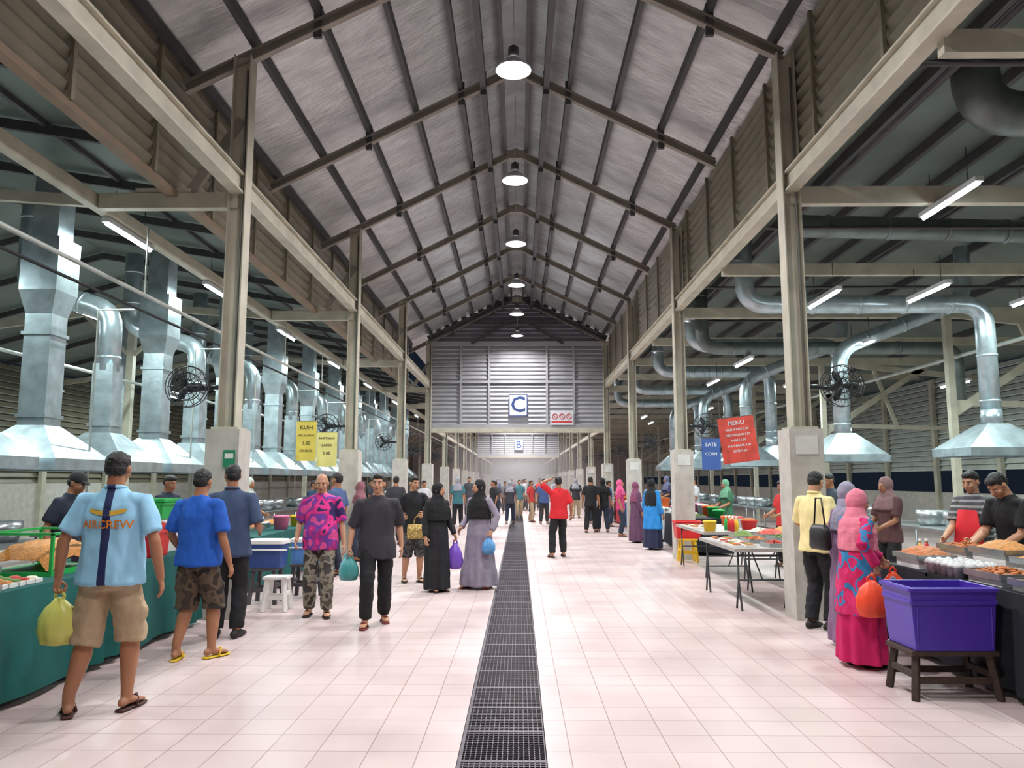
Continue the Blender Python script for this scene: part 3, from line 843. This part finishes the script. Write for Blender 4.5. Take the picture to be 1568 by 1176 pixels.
mb = MB(); PW = mat('pipe_pale', (190, 196, 190), .4)
for x, z, r, m in ((-5.0, 4.05, .028, PW), (-5.05, 3.85, .02, FANM), (-8.0, 3.6, .03, PW)):
    mb.tube([(x, Y0, z), (x, 60, z)], [r, r], m, 8)
y = 6.9
while y < 40:
    mb.tube([(-5.0, y, 4.05), (-5.0, y, 5.0)], [.012, .012], PW, 6); mb.tube([(-5.05, y, 3.85), (-5.6, y, 3.85), (-5.6, y, 1.3)], [.014] * 3, PW, 6); y += 3.1
mb.obj('gas_pipes')
mb = MB()
for x, z, r, m in ((4.2, 5.55, .04, DARKST), (6.4, 5.5, .03, DARKST), (9.3, 4.2, .04, PW)):
    mb.tube([(x, Y0, z), (x, 60, z)], [r, r], m, 8)
for y in (6.6, 9.9, 11.2, 14.8, 18): mb.tube([(3.6, y, 5.35), (13, y, 5.35)], [.03, .03], DARKST, 8)
mb.obj('gas_pipes')

def fillet(pts, r=.35, k=5):
    pts = [V(p) for p in pts]; out = [pts[0]]
    for i in range(1, len(pts) - 1):
        a, b, c = pts[i - 1], pts[i], pts[i + 1]
        d0 = (a - b).normalized(); d1 = (c - b).normalized()
        p0 = b + d0 * r; p1 = b + d1 * r
        for j in range(k + 1):
            t = j / k
            out.append(p0 * (1 - t) ** 2 + b * 2 * t * (1 - t) + p1 * t * t)
    out.append(pts[-1]); return out
def hood(mb, x, y, zb, lx, ly, dr=.18):
    h = .42; q = dr
    z1 = zb + .14; z2 = zb + .14 + h
    mb.add([(x - lx, y - ly, zb), (x + lx, y - ly, zb), (x + lx, y + ly, zb), (x - lx, y + ly, zb), (x - lx, y - ly, z1), (x + lx, y - ly, z1), (x + lx, y + ly, z1), (x - lx, y + ly, z1),
            (x - q, y - q, z2), (x + q, y - q, z2), (x + q, y + q, z2), (x - q, y + q, z2)],
           [(0, 1, 5, 4), (1, 2, 6, 5), (2, 3, 7, 6), (3, 0, 4, 7), (4, 5, 9, 8), (5, 6, 10, 9), (6, 7, 11, 10), (7, 4, 8, 11)], GALV)
    return z2
def rings(mb, pts, r, step=1.0):
    pts = [V(p) for p in pts]
    for i in range(len(pts) - 1):
        d = pts[i + 1] - pts[i]; L = d.length
        if L < .5: continue
        d.normalize(); s = .2
        while s < L:
            mb.tube([pts[i] + d * (s - .02), pts[i] + d * (s + .02)], [r * 1.07] * 2, GALV, 16); s += step
def sq_duct(mb, x, y, z0, z1, q):
    mb.b2(x - q, x + q, y - q, y + q, z0, z1, GALV)
    z = z0 + .1
    while z < z1:
        mb.b2(x - q - .025, x + q + .025, y - q - .025, y + q + .025, z, z + .04, GALV); z += 1.05
y = 6.6; i = 0
while y < 42:
    mb = MB(); z2 = hood(mb, -6.1, y, 1.72, .62, .62)
    if i % 2 == 0:
        sq_duct(mb, -6.1, y, z2, 5.6, .17)
        mb.add([( -6.1 - .24, y - .24, 4.0), (-6.1 + .24, y - .24, 4.0), (-6.1 + .24, y + .24, 4.0), (-6.1 - .24, y + .24, 4.0), (-6.27, y - .17, 3.7), (-5.93, y - .17, 3.7), (-5.93, y + .17, 3.7), (-6.27, y + .17, 3.7)],
               [(0, 1, 2, 3), (0, 4, 5, 1), (1, 5, 6, 2), (2, 6, 7, 3), (3, 7, 4, 0)], GALV)
        mb.b2(-6.34, -5.86, y - .24, y + .24, 4.0, 4.7, GALV)
    else:
        sq_duct(mb, -6.1, y, z2, 3.3, .15)
        P = fillet([(-6.1, y, 3.2), (-6.1, y, 4.1), (-7.4, y, 4.5), (-7.4, y, 5.9)], .25)
        mb.tube(P, [.16] * len(P), GALV, 16); rings(mb, P, .16, .6)
    mb.obj('exhaust_hood'); y += 1.55; i += 1
y = 8.6
while y < 34:
    mb = MB(); z2 = hood(mb, -10.2, y, 1.8, .7, .7); sq_duct(mb, -10.2, y, z2, 5.6, .22); mb.obj('exhaust_hood'); y += 2.6
for j, (x, y) in enumerate([(8.2, 13.4), (7.4, 17.6), (7.2, 22), (7.2, 26.5), (7.2, 31)]):
    mb = MB(); z2 = hood(mb, x, y, 2.0, .75, .6)
    mb.tube([(x, y, z2 - .02), (x, y, z2 + .25)], [.17, .17], GALV, 16)
    P = fillet([(x, y, z2 + .2), (x, y, 4.68), (4.0, y, 4.68), (4.0, y, 5.9)], .4, 7)
    mb.tube(P, [.16] * len(P), GALV, 18); rings(mb, P, .16, .8)
    mb.obj('exhaust_duct')
for j, (x, y) in enumerate([(6.4, 15.3), (5.9, 20), (5.9, 24.6), (5.8, 29)]):
    mb = MB(); z2 = hood(mb, x, y, 1.95, .6, .6)
    P = fillet([(x, y, z2 - .02), (x, y, 4.2), (x + 2.6, y, 5.2), (x + 2.6, y, 6.3)], .4, 6)
    mb.tube(P, [.15] * len(P), GALV, 18); rings(mb, P, .15, .8); mb.obj('exhaust_duct')
DGALV = mat('galvanised_dull', (112, 122, 120), .4, metal=.6, var=.2)
def dduct(pts, r, f=.6):
    mb = MB(); P = fillet(pts, f, 7); mb.tube(P, [r] * len(P), DGALV, 20)
    for p in range(len(P) - 1):
        d = (P[p + 1] - P[p])
        if d.length > .8:
            s = .3; dn = d.normalized()
            while s < d.length: mb.tube([P[p] + dn * (s - .02), P[p] + dn * (s + .02)], [r * 1.08] * 2, DGALV, 20); s += .9
    mb.obj('exhaust_duct')
dduct([(5.0, 8.0, 6.1), (5.0, 8.0, 5.55), (13, 8.0, 5.55)], .24, .45)
dduct([(4.1, 11.4, 6.0), (4.1, 11.4, 5.45), (13, 11.4, 5.2)], .17, .3)
dduct([(4.0, 16.6, 5.9), (4.0, 16.6, 4.45), (9.5, 16.6, 4.45), (9.5, 16.6, 3.0)], .14, .35)

SS = mat('stainless', (170, 176, 178), .3, metal=.8)
for x in (-6.1, 6.6):
    y = 7
    while y < 40:
        mb = MB()
        mb.b2(x - .45, x + .45, y, y + 2.6, .84, .88, SS); mb.b2(x - .4, x + .4, y + .05, y + 2.55, .25, .28, SS)
        for a in (-.4, .4):
            for b in (.06, 2.54): mb.tube([(x + a, y + b, 0), (x + a, y + b, .85)], [.02, .02], SS, 8)
        for q in range(3):
            yy = y + .5 + q * .8
            mb.loft([(.88, .2, .2, x, yy), (1.0, .24, .24, x, yy), (1.12, .25, .25, x, yy)], SS, 20)
        mb.obj('cooking_counter'); y += 3.4

# ------------------------------------------------------------------ lights
def area(name, loc, sx, sy, power, col=(1, 1, 1), shape='RECTANGLE', rot=(0, 0, 0), spread=180):
    l = bpy.data.lights.new(name, 'AREA'); l.shape = shape; l.size = sx; l.size_y = sy; l.energy = power; l.color = col; l.spread = R(spread)
    o = bpy.data.objects.new(name, l); scene.collection.objects.link(o); o.location = loc; o.rotation_euler = rot
    return o
SHADE = mat('lamp_shade', (190, 190, 195), .35, metal=.6)
BULB = mat('lamp_glass', (255, 250, 252), .3, emit=20)
for i in range(-2, 26):
    y = 9.6 + 3.78 * i
    if y > 96 or (29 < y < 31): continue
    if y > 31 and i % 2: continue
    mb = MB()
    mb.loft([(-.02, .235, .235), (.0, .24, .24), (.05, .20, .20), (.11, .13, .13), (.15, .075, .075)], SHADE, 28, caps=False)
    mb.loft([(.14, .07, .07), (.22, .075, .075), (.30, .07, .07), (.33, .03, .03)], DARKST, 16)
    mb.ell((0, 0, .03), (.16, .16, .05), BULB, 20, 8)
    mb.tube([(0, 0, .32), (0, 0, 8.6 - 7.0)], [.006, .006], SHADE, 6)
    ob = mb.obj('high_bay_lamp', (XC, y, 7.0))
    a = area('lamp_light', (0, 0, -.04), .4, .4, 190 if y < 30 else 480, (1, .955, .975), 'DISK', spread=155); a.parent = ob
TUBE = mat('tube_glow', (238, 250, 255), .3, emit=25)
HOUS = mat('tube_housing', (200, 205, 205), .5)
def tube_light(x, y, z, power=55, col=(.84, 1, .97)):
    mb = MB()
    mb.b2(-.05, .05, -.62, .62, .0, .06, HOUS); mb.tube([(0, -.6, -.02), (0, .6, -.02)], [.02, .02], TUBE, 8)
    mb.tube([(0, -.4, .05), (0, -.4, .5)], [.006, .006], DARKST, 5); mb.tube([(0, .4, .05), (0, .4, .5)], [.006, .006], DARKST, 5)
    ob = mb.obj('fluorescent_tube_light', (x, y, z))
    a = area('tube_light', (0, 0, -.05), .08, 1.1, power, col); a.parent = ob
for y in (5.5, 10.2, 13.4, 17.4, 22, 27, 33, 40): tube_light(-5.36, y, 4.92, 85)
for y in (8.5, 13, 18, 24, 31): tube_light(-7.6, y, 4.5, 105)
for y in (11, 17, 24): tube_light(-11.3, y + 1, 4.3, 120)
for x, y, z in ((5.2, 9.0, 4.95), (5.0, 12.4, 4.55), (6.6, 12.2, 4.6), (8.4, 12.3, 4.55), (6.9, 15.4, 4.3), (5.0, 17, 4.2), (5.2, 20.5, 4.2), (8.0, 22.5, 4.4), (5.2, 25, 4.2), (7, 28.4, 4.2), (5.2, 32, 4.2), (10.5, 11, 4.1), (10.5, 18.5, 3.9), (5.1, 5.6, 4.9), (6.5, 38, 4.4)):
    tube_light(x, y, z, 90)

# ------------------------------------------------------------------ stalls
TEAL = cloth('tablecloth_teal', (0, 84, 80)); BLKT = cloth('tablecloth_black', (22, 26, 34))
TTOP = mat('table_plastic_grey', (165, 160, 155), .5); LEG = mat('table_leg_grey', (70, 74, 76), .4, metal=.4)
def cloth_table(name, x0, x1, y0, y1, z, m, drop=.06):
    mb = MB(); mb.b2(x0, x1, y0, y1, z - .03, z, m)
    per = []; st = .035
    def seg(a, b):
        L = (V(b) - V(a)).length; n = int(L / st)
        for k in range(n):
            per.append(V(a).lerp(V(b), k / n))
    cs = [(x0, y0, 0), (x1, y0, 0), (x1, y1, 0), (x0, y1, 0)]
    for k in range(4): seg(cs[k], cs[(k + 1) % 4])
    cx, cy = (x0 + x1) / 2, (y0 + y1) / 2; n = len(per); vs = []; zs = [z, z - .12, z * .5, drop]
    for j, zz in enumerate(zs):
        for k, p in enumerate(per):
            o = V((p.x - cx, p.y - cy, 0)); o = V((math.copysign(min(1, abs(o.x) / (x1 - x0) * 2) ** 8, o.x), math.copysign(min(1, abs(o.y) / (y1 - y0) * 2) ** 8, o.y), 0))
            q = (.0, .006, .018, .03)[j] * (1 + math.sin(k * .55 + math.sin(k * .13) * 3))
            vs.append((p.x + o.x * q, p.y + o.y * q, zz + (.01 * math.sin(k * .2) if j == 3 else 0)))
    fs = [(j * n + k, j * n + (k + 1) % n, (j + 1) * n + (k + 1) % n, (j + 1) * n + k) for j in range(3) for k in range(n)]
    mb.add(vs, fs, m, True)
    return mb.obj(name)
def folding_table(name, x0, x1, y0, y1, z, m=None):
    mb = MB(); m = m or TTOP
    mb.b2(x0, x1, y0, y1, z - .045, z, m)
    for yy in (y0 + .15, y1 - .15):
        for xx in (x0 + .08, x1 - .08):
            mb.tube([(xx, yy, z - .04), (xx, yy, .35), (xx, yy - .12, .0)], [.013] * 3, LEG, 8)
            mb.tube([(xx, yy, .35), (xx, yy + .12, 0)], [.013] * 2, LEG, 8)
        mb.tube([(x0 + .08, yy, .36), (x1 - .08, yy, .36)], [.011] * 2, LEG, 8)
        mb.tube([(x0 + .08, yy, z - .1), (x1 - .08, yy, z - .1)], [.011] * 2, LEG, 8)
        mid = (y0 + y1) / 2
        mb.tube([((x0 + x1) / 2, yy, .36), ((x0 + x1) / 2, mid + (yy - mid) * .4, z - .05)], [.01] * 2, LEG, 8)
    return mb.obj(name)
FOODS = [mat('food_fried', (176, 96, 34), .6, var=.35, scale=30, bump=.5), mat('food_noodle', (196, 128, 50), .5, var=.35, scale=60, bump=.6, bscale=120), mat('food_green', (96, 120, 46), .6, var=.35, scale=30, bump=.5),
         mat('food_red', (180, 50, 28), .5, var=.3, scale=30, bump=.5), mat('food_rice', (232, 224, 200), .7, var=.1, scale=60, bump=.5), mat('food_dark', (92, 54, 30), .5, var=.3, scale=30, bump=.5)]
PLW = mat('plastic_white', (228, 226, 222), .4, var=.04); PCLR = mat('plastic_clear_pack', (205, 205, 205), .15, var=.25, scale=20, bump=.5, bscale=30)
PCOL = [mat('plastic_red', (205, 40, 42), .4), mat('plastic_blue', (36, 90, 180), .4), mat('plastic_green', (40, 170, 80), .4), mat('plastic_yellow', (235, 190, 40), .4), mat('plastic_orange', (240, 110, 40), .4), mat('plastic_pink', (230, 120, 160), .4), PLW]
def rr(a, b): return random.uniform(a, b)
def tray(x, y, z, w, d, fi, kind=0, h=.05, stand=0):
    mb = MB(); t = .008
    if stand:
        mb.b2(-w * .9, w * .9, -d * .9, d * .9, -stand, 0, PLW)
    mb.b2(-w, w, -d, d, 0, t, SS)
    for a, b, c, e in ((-w - t, -w, -d, d), (w, w + t, -d, d), (-w, w, -d - t, -d), (-w, w, d, d + t)): mb.b2(a, b, c, e, 0, h, SS)
    f = FOODS[fi]
    if kind == 0:
        for k in range(int(110 * w * d / .04)):
            px, py = rr(-.85, .85), rr(-.85, .85)
            hh = .02 + .07 * (1 - max(abs(px), abs(py))) * rr(.6, 1)
            rt = Matrix.Rotation(rr(0, 6), 3, 'Z') @ Matrix.Rotation(rr(-.6, .6), 3, 'X')
            mb.ell((px * w, py * d, hh), (rr(.018, .035), rr(.014, .022), rr(.012, .018)), f, 7, 5, rot=rt)
    else:
        n = 20; vs = []
        for a in range(n + 1):
            for b in range(n + 1):
                u, v = a / n * 2 - 1, b / n * 2 - 1
                vs.append((u * w, v * d, .025 + .09 * max(0, 1 - (u * u + v * v) * .7) + .02 * noise.noise(V((u * 5 + x, v * 5 + y, 3)))))
        mb.add(vs, [(a * (n + 1) + b, (a + 1) * (n + 1) + b, (a + 1) * (n + 1) + b + 1, a * (n + 1) + b + 1) for a in range(n) for b in range(n)], f, True)
    mb.obj('food_tray', (x, y, z + .001 + stand), rr(-.06, .06))
def cups(x, y, z, nx, ny, st=.1, r=.045, h=.09, m=None):
    mb = MB(); m = m or PCLR
    for i in range(nx):
        for j in range(ny):
            cx, cy = i * st + rr(-.01, .01), j * st + rr(-.01, .01)
            mb.loft([(0, r * .75, r * .75, cx, cy), (h * .8, r, r, cx, cy), (h * .82, r * 1.1, r * 1.1, cx, cy), (h, r * .9, r * .9, cx, cy), (h * 1.2, r * .3, r * .3, cx, cy)], m, 10)
    mb.obj('packed_food_cups', (x, y, z + .001))
def packs(x, y, z, nx, ny, sx=.14, sy=.11, fi=0):
    mb = MB()
    for i in range(nx):
        for j in range(ny):
            cx, cy = i * sx * 1.12, j * sy * 1.12
            rt = Matrix.Rotation(rr(-.2, .2), 3, 'Z')
            mb.box((cx, cy, .015), (sx, sy, .03), PLW, rot=rt)
            mb.ell((cx, cy, .032), (sx * .42, sy * .42, .018), FOODS[(fi + i + j) % 6], 8, 5)
    mb.obj('packed_meal_trays', (x, y, z + .001))
def bottle(x, y, z, m, h=.24, r=.035):
    mb = MB(); mb.loft([(0, r, r), (h * .6, r, r), (h * .75, r * .5, r * .5), (h * .85, r * .35, r * .35)], m, 12); mb.loft([(h * .85, r * .45, r * .45), (h, r * .4, r * .4)], PLW, 12)
    mb.obj('sauce_bottle', (x, y, z + .001))
def tub(x, y, z, m, r=.13, h=.14, fi=None):
    mb = MB(); mb.loft([(0, r * .8, r * .8), (h, r, r), (h, r * 1.06, r * 1.06), (h - .012, r * 1.06, r * 1.06)], m, 22)
    if fi is not None: mb.ell((0, 0, h), (r * .9, r * .9, .04), FOODS[fi], 14, 6)
    else: mb.loft([(h, r * 1.03, r * 1.03), (h + .015, r * .95, r * .95)], m, 22)
    mb.obj('plastic_tub', (x, y, z + .001))
def crate(name, x, y, z, sx, sy, h, m, taper=.9, fill=None):
    mb = MB(); a, b = sx / 2, sy / 2
    def ringv(q, zz): return [(-a * q, -b * q, zz), (a * q, -b * q, zz), (a * q, b * q, zz), (-a * q, b * q, zz)]
    vs = ringv(taper, 0) + ringv(1, h) + ringv(.93, h) + ringv(.86, .03)
    fs = [(3, 2, 1, 0)] + [(k + o, (k + 1) % 4 + o, (k + 1) % 4 + o + 4, k + o + 4) for o in (0, 4, 8) for k in range(4)] + [(12, 13, 14, 15)]
    mb.add(vs, fs, m)
    for q, zz in ((1.02, h - .02), (.985, h * .76)):
        for k in range(4):
            mb.beam(ringv(q, zz)[k], ringv(q, zz)[(k + 1) % 4], .014, .03, m)
    for k in (-3.4, 3.4):
        mb.beam((k * a / 4, -b * taper - .004, .02), (k * a / 4, -b * .99, h * .7), .012, .012, m)
    if fill: mb.box((0, 0, h * .8), (sx * .86, sy * .86, .03), fill)
    return mb.obj(name, (x, y, z), 0, bevel=.006)
def stool(name, x, y, w, d, h, m, rz=0):
    mb = MB(); mb.b2(-w / 2, w / 2, -d / 2, d / 2, h - .035, h, m)
    for sx in (-1, 1):
        for sy in (-1, 1):
            mb.beam((sx * (w / 2 - .05), sy * (d / 2 - .05), h - .03), (sx * (w / 2 - .01), sy * (d / 2 - .01), .0), .05, .05, m)
    for sy in (-1, 1): mb.beam((-w / 2 + .03, sy * (d / 2 - .03), h * .4), (w / 2 - .03, sy * (d / 2 - .03), h * .4), .03, .05, m)
    for sx in (-1, 1): mb.beam((sx * (w / 2 - .03), -d / 2 + .03, h * .5), (sx * (w / 2 - .03), d / 2 - .03, h * .5), .03, .05, m)
    return mb.obj(name, (x, y, 0), rz, bevel=.006)

cloth_table('stall_table', 3.62, 4.46, 4.6, 7.9, .78, BLKT)
zt = .78
tray(3.85, 7.50, zt, .18, .24, 0, 1, stand=.08); tray(4.24, 7.45, zt, .16, .26, 0, 0, stand=.16); tray(3.86, 6.30, zt, .18, .24, 0, 0, stand=.05); tray(4.25, 6.9, zt, .17, .24, 1, 1, stand=.18)
tray(3.86, 5.20, zt, .18, .26, 0, 0, stand=.04); tray(4.25, 5.6, zt, .17, .26, 3, 0, stand=.14); tray(4.25, 6.27, zt, .17, .3, 1, 1, stand=.14); tray(3.86, 5.77, zt, .18, .2, 5, 0, stand=.04)
cups(3.68, 6.62, zt, 4, 6, .095, h=.11)
tub(3.72, 4.82, zt, PCOL[2], .09, .12, 2); bottle(4.05, 7.83, zt, PCOL[0]); bottle(3.97, 7.8, zt, PCOL[3])
PURP = mat('plastic_purple', (78, 52, 168), .35, var=.06)
WOOD = mat('wood_dark', (62, 46, 38), .7, var=.3, scale=20, bump=.3)
stool('wooden_stool', 3.20, 6.08, .64, .42, .35, WOOD)
crate('purple_storage_bin', 3.20, 6.08, .352, .64, .46, .46, PURP)
folding_table('folding_table', 2.66, 3.42, 9.72, 11.6, .76)
packs(2.74, 9.9, .76, 2, 4, fi=0); packs(2.76, 10.6, .76, 2, 5, fi=3); tray(3.25, 10.0, .76, .12, .18, 3, 0); tray(3.22, 10.7, .76, .14, .25, 0, 0); tray(3.22, 11.3, .76, .14, .2, 2, 1)
folding_table('folding_table', 3.5, 4.4, 9.7, 12.6, .76)
for k, yy in enumerate((9.95, 10.5, 11.1, 11.7, 12.3)):
    tray(3.75, yy, .76, .18, .22, k % 6, k % 2); tray(4.15, yy, .76, .15, .22, (k + 3) % 6, (k + 1) % 2)
folding_table('folding_table', 3.0, 4.3, 12.75, 15.0, .76)
for k in range(6): bottle(3.5 + .09 * (k % 2), 12.85 + .1 * k, .76, PCOL[[0, 3, 0, 4, 2, 3][k]])
packs(3.06, 13.6, .76, 3, 6, fi=1); tub(3.15, 12.95, .76, PCOL[3], .11, .16); tub(3.9, 13.3, .76, PCOL[0], .14, .16, 0); tub(3.9, 14.0, .76, PCOL[6], .14, .16, 3); tub(3.9, 14.6, .76, PCOL[4], .14, .16)
stool('plastic_stool', 3.32, 15.5, .34, .34, .46, PCOL[3]); crate('red_plastic_box', 3.32, 15.5, .462, .5, .36, .34, PCOL[0], fill=PCOL[0])
cloth_table('stall_table', -4.5, -3.6, 4.3, 8.85, .82, TEAL)
zt = .82
tray(-3.85, 5.25, zt, .2, .26, 4, 1); tray(-4.25, 5.3, zt, .17, .3, 0, 0, stand=.06); packs(-4.02, 5.62, zt, 3, 5, .12, .09, 4); tray(-4.25, 5.93, zt, .15, .25, 3, 0, stand=.05)
cups(-4.38, 4.5, zt, 5, 4, .11, .05, .1, PLW)
mb = MB()
mb.b2(-.3, .3, -.4, .4, 0, .03, PCOL[2])
for a in (-.29, .29):
    for b in (-.39, .39): mb.b2(a - .012, a + .012, b - .012, b + .012, .03, .34, PCOL[2])
    mb.b2(a - .012, a + .012, -.4, .4, .33, .35, PCOL[2])
for b in (-.39, .39): mb.b2(-.3, .3, b - .012, b + .012, .33, .35, PCOL[2])
n = 18; vs = []
for a in range(n + 1):
    for b in range(n + 1):
        u, v = a / n * 2 - 1, b / n * 2 - 1
        vs.append((u * .27, v * .37, .04 + .22 * max(0, 1 - (u * u * u * u + v * v * v * v) * .6) + .03 * noise.noise(V((u * 4, v * 4, 0)))))
mb.add(vs, [(a * (n + 1) + b, (a + 1) * (n + 1) + b, (a + 1) * (n + 1) + b + 1, a * (n + 1) + b + 1) for a in range(n) for b in range(n)], FOODS[1], True)
mb.obj('food_display_case', (-4.1, 6.75, zt + .001))
crate('green_crate', -4.1, 8.5, zt + .36, .6, .42, .22, PCOL[2], fill=PCOL[2]); crate('red_white_box', -3.92, 8.04, zt, .5, .36, .33, PCOL[0], fill=PLW); crate('white_box', -4.1, 8.55, zt, .6, .44, .35, PLW, fill=PLW)
tub(-3.78, 7.4, zt, PCOL[6], .13, .12, 3); tub(-4.2, 7.55, zt, PCOL[5], .14, .14, 4)
GST = mat('plastic_stool_dark', (70, 66, 70), .5)
stool('plastic_stool', -3.33, 10.35, .36, .36, .46, GST); stool('plastic_stool', -2.95, 10.85, .36, .36, .46, GST)
def cooler(x, y, z, m, sx=.5, sy=.36, h=.36):
    mb = MB(); mb.loft([(0, sx * .46, sy * .46), (h * .85, sx * .5, sy * .5)], m, 24, sq=6, smooth=False); mb.loft([(h * .85, sx * .53, sy * .53), (h * .97, sx * .53, sy * .53), (h, sx * .48, sy * .48)], PLW, 24, sq=6, smooth=False)
    mb.tube([(-sx * .5, 0, h * .6), (-sx * .52, -sy * .55, h * .65), (sx * .52, -sy * .55, h * .65), (sx * .5, 0, h * .6)], [.01] * 4, PLW, 8)
    mb.obj('cooler_box', (x, y, z))
cooler(-3.33, 10.35, .462, mat('cooler_blue', (44, 70, 130), .4)); cooler(-2.95, 10.87, .462, mat('cooler_blue2', (90, 140, 200), .4), .4, .34, .34)
stool('step_stool', -3.0, 9.75, .30, .26, .42, PLW)
def stallrow(x0, x1, ys, mats):
    for k, y in enumerate(ys):
        m = mats[k % len(mats)]
        cloth_table('stall_table', x0, x1, y, y + 2.9, .78, m)
        xm = (x0 + x1) / 2
        yy = y + .25
        q = 0
        while yy < y + 2.8:
            r = random.random()
            if r < .5: tray(xm - .22, yy, .78, .17, .18, random.randrange(6), q % 2)
            elif r < .75: tub(xm - .2, yy, .78, random.choice(PCOL), .13, rr(.1, .2), random.choice([None, 0, 3]))
            else: cups(xm - .36, yy - .1, .78, 3, 3)
            if random.random() < .7: tub(xm + .25, yy, .78, random.choice(PCOL), .13, rr(.15, .3))
            yy += .48; q += 1
BL2 = cloth('tablecloth_blue', (40, 80, 130)); RD2 = cloth('tablecloth_red', (150, 40, 46)); WH2 = cloth('tablecloth_white', (190, 190, 190))
stallrow(-4.65, -3.8, [11.3, 16.6, 20.0, 24.6, 28, 32, 38], [TEAL, BL2, RD2, WH2])
stallrow(3.65, 4.5, [16.7, 20.4, 24.4, 28, 32, 38], [BLKT, WH2, BL2, RD2])
def banner(x, y, z, w, h, m, txts, tm, rz=0, tilt=0):
    mb = MB(); mb.box((0, 0, 0), (w, .01, h), m)
    for (t, sz, zz) in txts:
        vs, fs = text_geo(t, sz); mb.add([(p.x, -.008, p.y + zz) for p in vs], fs, tm)
    mb.tube([(-w / 2, 0, h / 2), (w / 2, 0, h / 2)], [.008] * 2, LEG, 6)
    mb.tube([(-w / 2, 0, h / 2), (-w / 2, 0, h / 2 + .8)], [.003] * 2, LEG, 4); mb.tube([(w / 2, 0, h / 2), (w / 2, 0, h / 2 + .8)], [.003] * 2, LEG, 4)
    o = mb.obj('stall_banner', (x, y, z), rz); o.rotation_euler = (0, tilt, rz); return o
wt = MC['sign_white']; dk = mat('print_black', (30, 30, 34), .6)
banner(3.66, 12.9, 2.27, .60, .76, mat('banner_red', (196, 66, 54), .6, var=.25, scale=6), [('MENU', .10, .28), ('NASI AYAM 3.00', .055, .17), ('MEE GORENG 2.50', .05, .08), ('AYAM 1.50', .055, -.01), ('IKAN BAKAR 2.00', .05, -.10), ('SATE 0.50', .055, -.19)], wt, 0, -.12)
banner(3.72, 15.0, 2.1, .36, .6, mat('banner_blue', (52, 84, 150), .6), [('SATE', .1, .18), ('CORN', .08, .0)], wt)
banner(-3.85, 13.9, 2.3, .36, .72, mat('banner_yellow', (212, 190, 80), .6), [('KUIH', .10, .24), ('AIR BALANG', .05, .1), ('1.00', .09, -.04), ('CENDOL', .06, -.18)], dk)
banner(-3.80, 15.2, 2.2, .40, .68, mat('banner_yellow2', (208, 198, 120), .6), [('MARTABAK', .06, .22), ('LAKSA', .07, .08), ('2.00', .09, -.08)], dk)
mb = MB(); mb.b2(-.07, .07, -.01, .0, -.1, .1, mat('exit_green', (30, 130, 90), .5)); mb.b2(-.05, .05, -.014, -.01, .0, .06, PLW); mb.obj('exit_sign', (XL + .1, 9.08, 1.85))

# cooking smoke drifting in the far hall (homogeneous volume)
m = bpy.data.materials.new('cooking_smoke'); m.use_nodes = True; nt = m.node_tree; nt.nodes.clear()
o_ = nt.nodes.new('ShaderNodeOutputMaterial'); vsx = nt.nodes.new('ShaderNodeVolumeScatter')
vsx.inputs['Color'].default_value = (.98, .97, 1, 1); vsx.inputs['Density'].default_value = .012; vsx.inputs['Anisotropy'].default_value = .2
nt.links.new(vsx.outputs[0], o_.inputs['Volume'])
mb = MB(); mb.b2(-3.1, 2.95, 31.5, 99.5, .02, 3.4, m); mb.obj('cooking_smoke_haze')

w = bpy.data.worlds.new('night'); scene.world = w; w.use_nodes = True
bg = w.node_tree.nodes['Background']; bg.inputs[0].default_value = (.02, .03, .05, 1); bg.inputs[1].default_value = .4
cam = bpy.data.cameras.new('camera'); co = bpy.data.objects.new('camera', cam); scene.collection.objects.link(co)
cam.sensor_width = 36; cam.lens = 27.05; cam.clip_end = 300
co.location = (0, 0, 1.6); co.rotation_euler = (R(90 + 7.11), 0, R(.535))
scene.camera = co
scene.view_settings.view_transform = 'Standard'
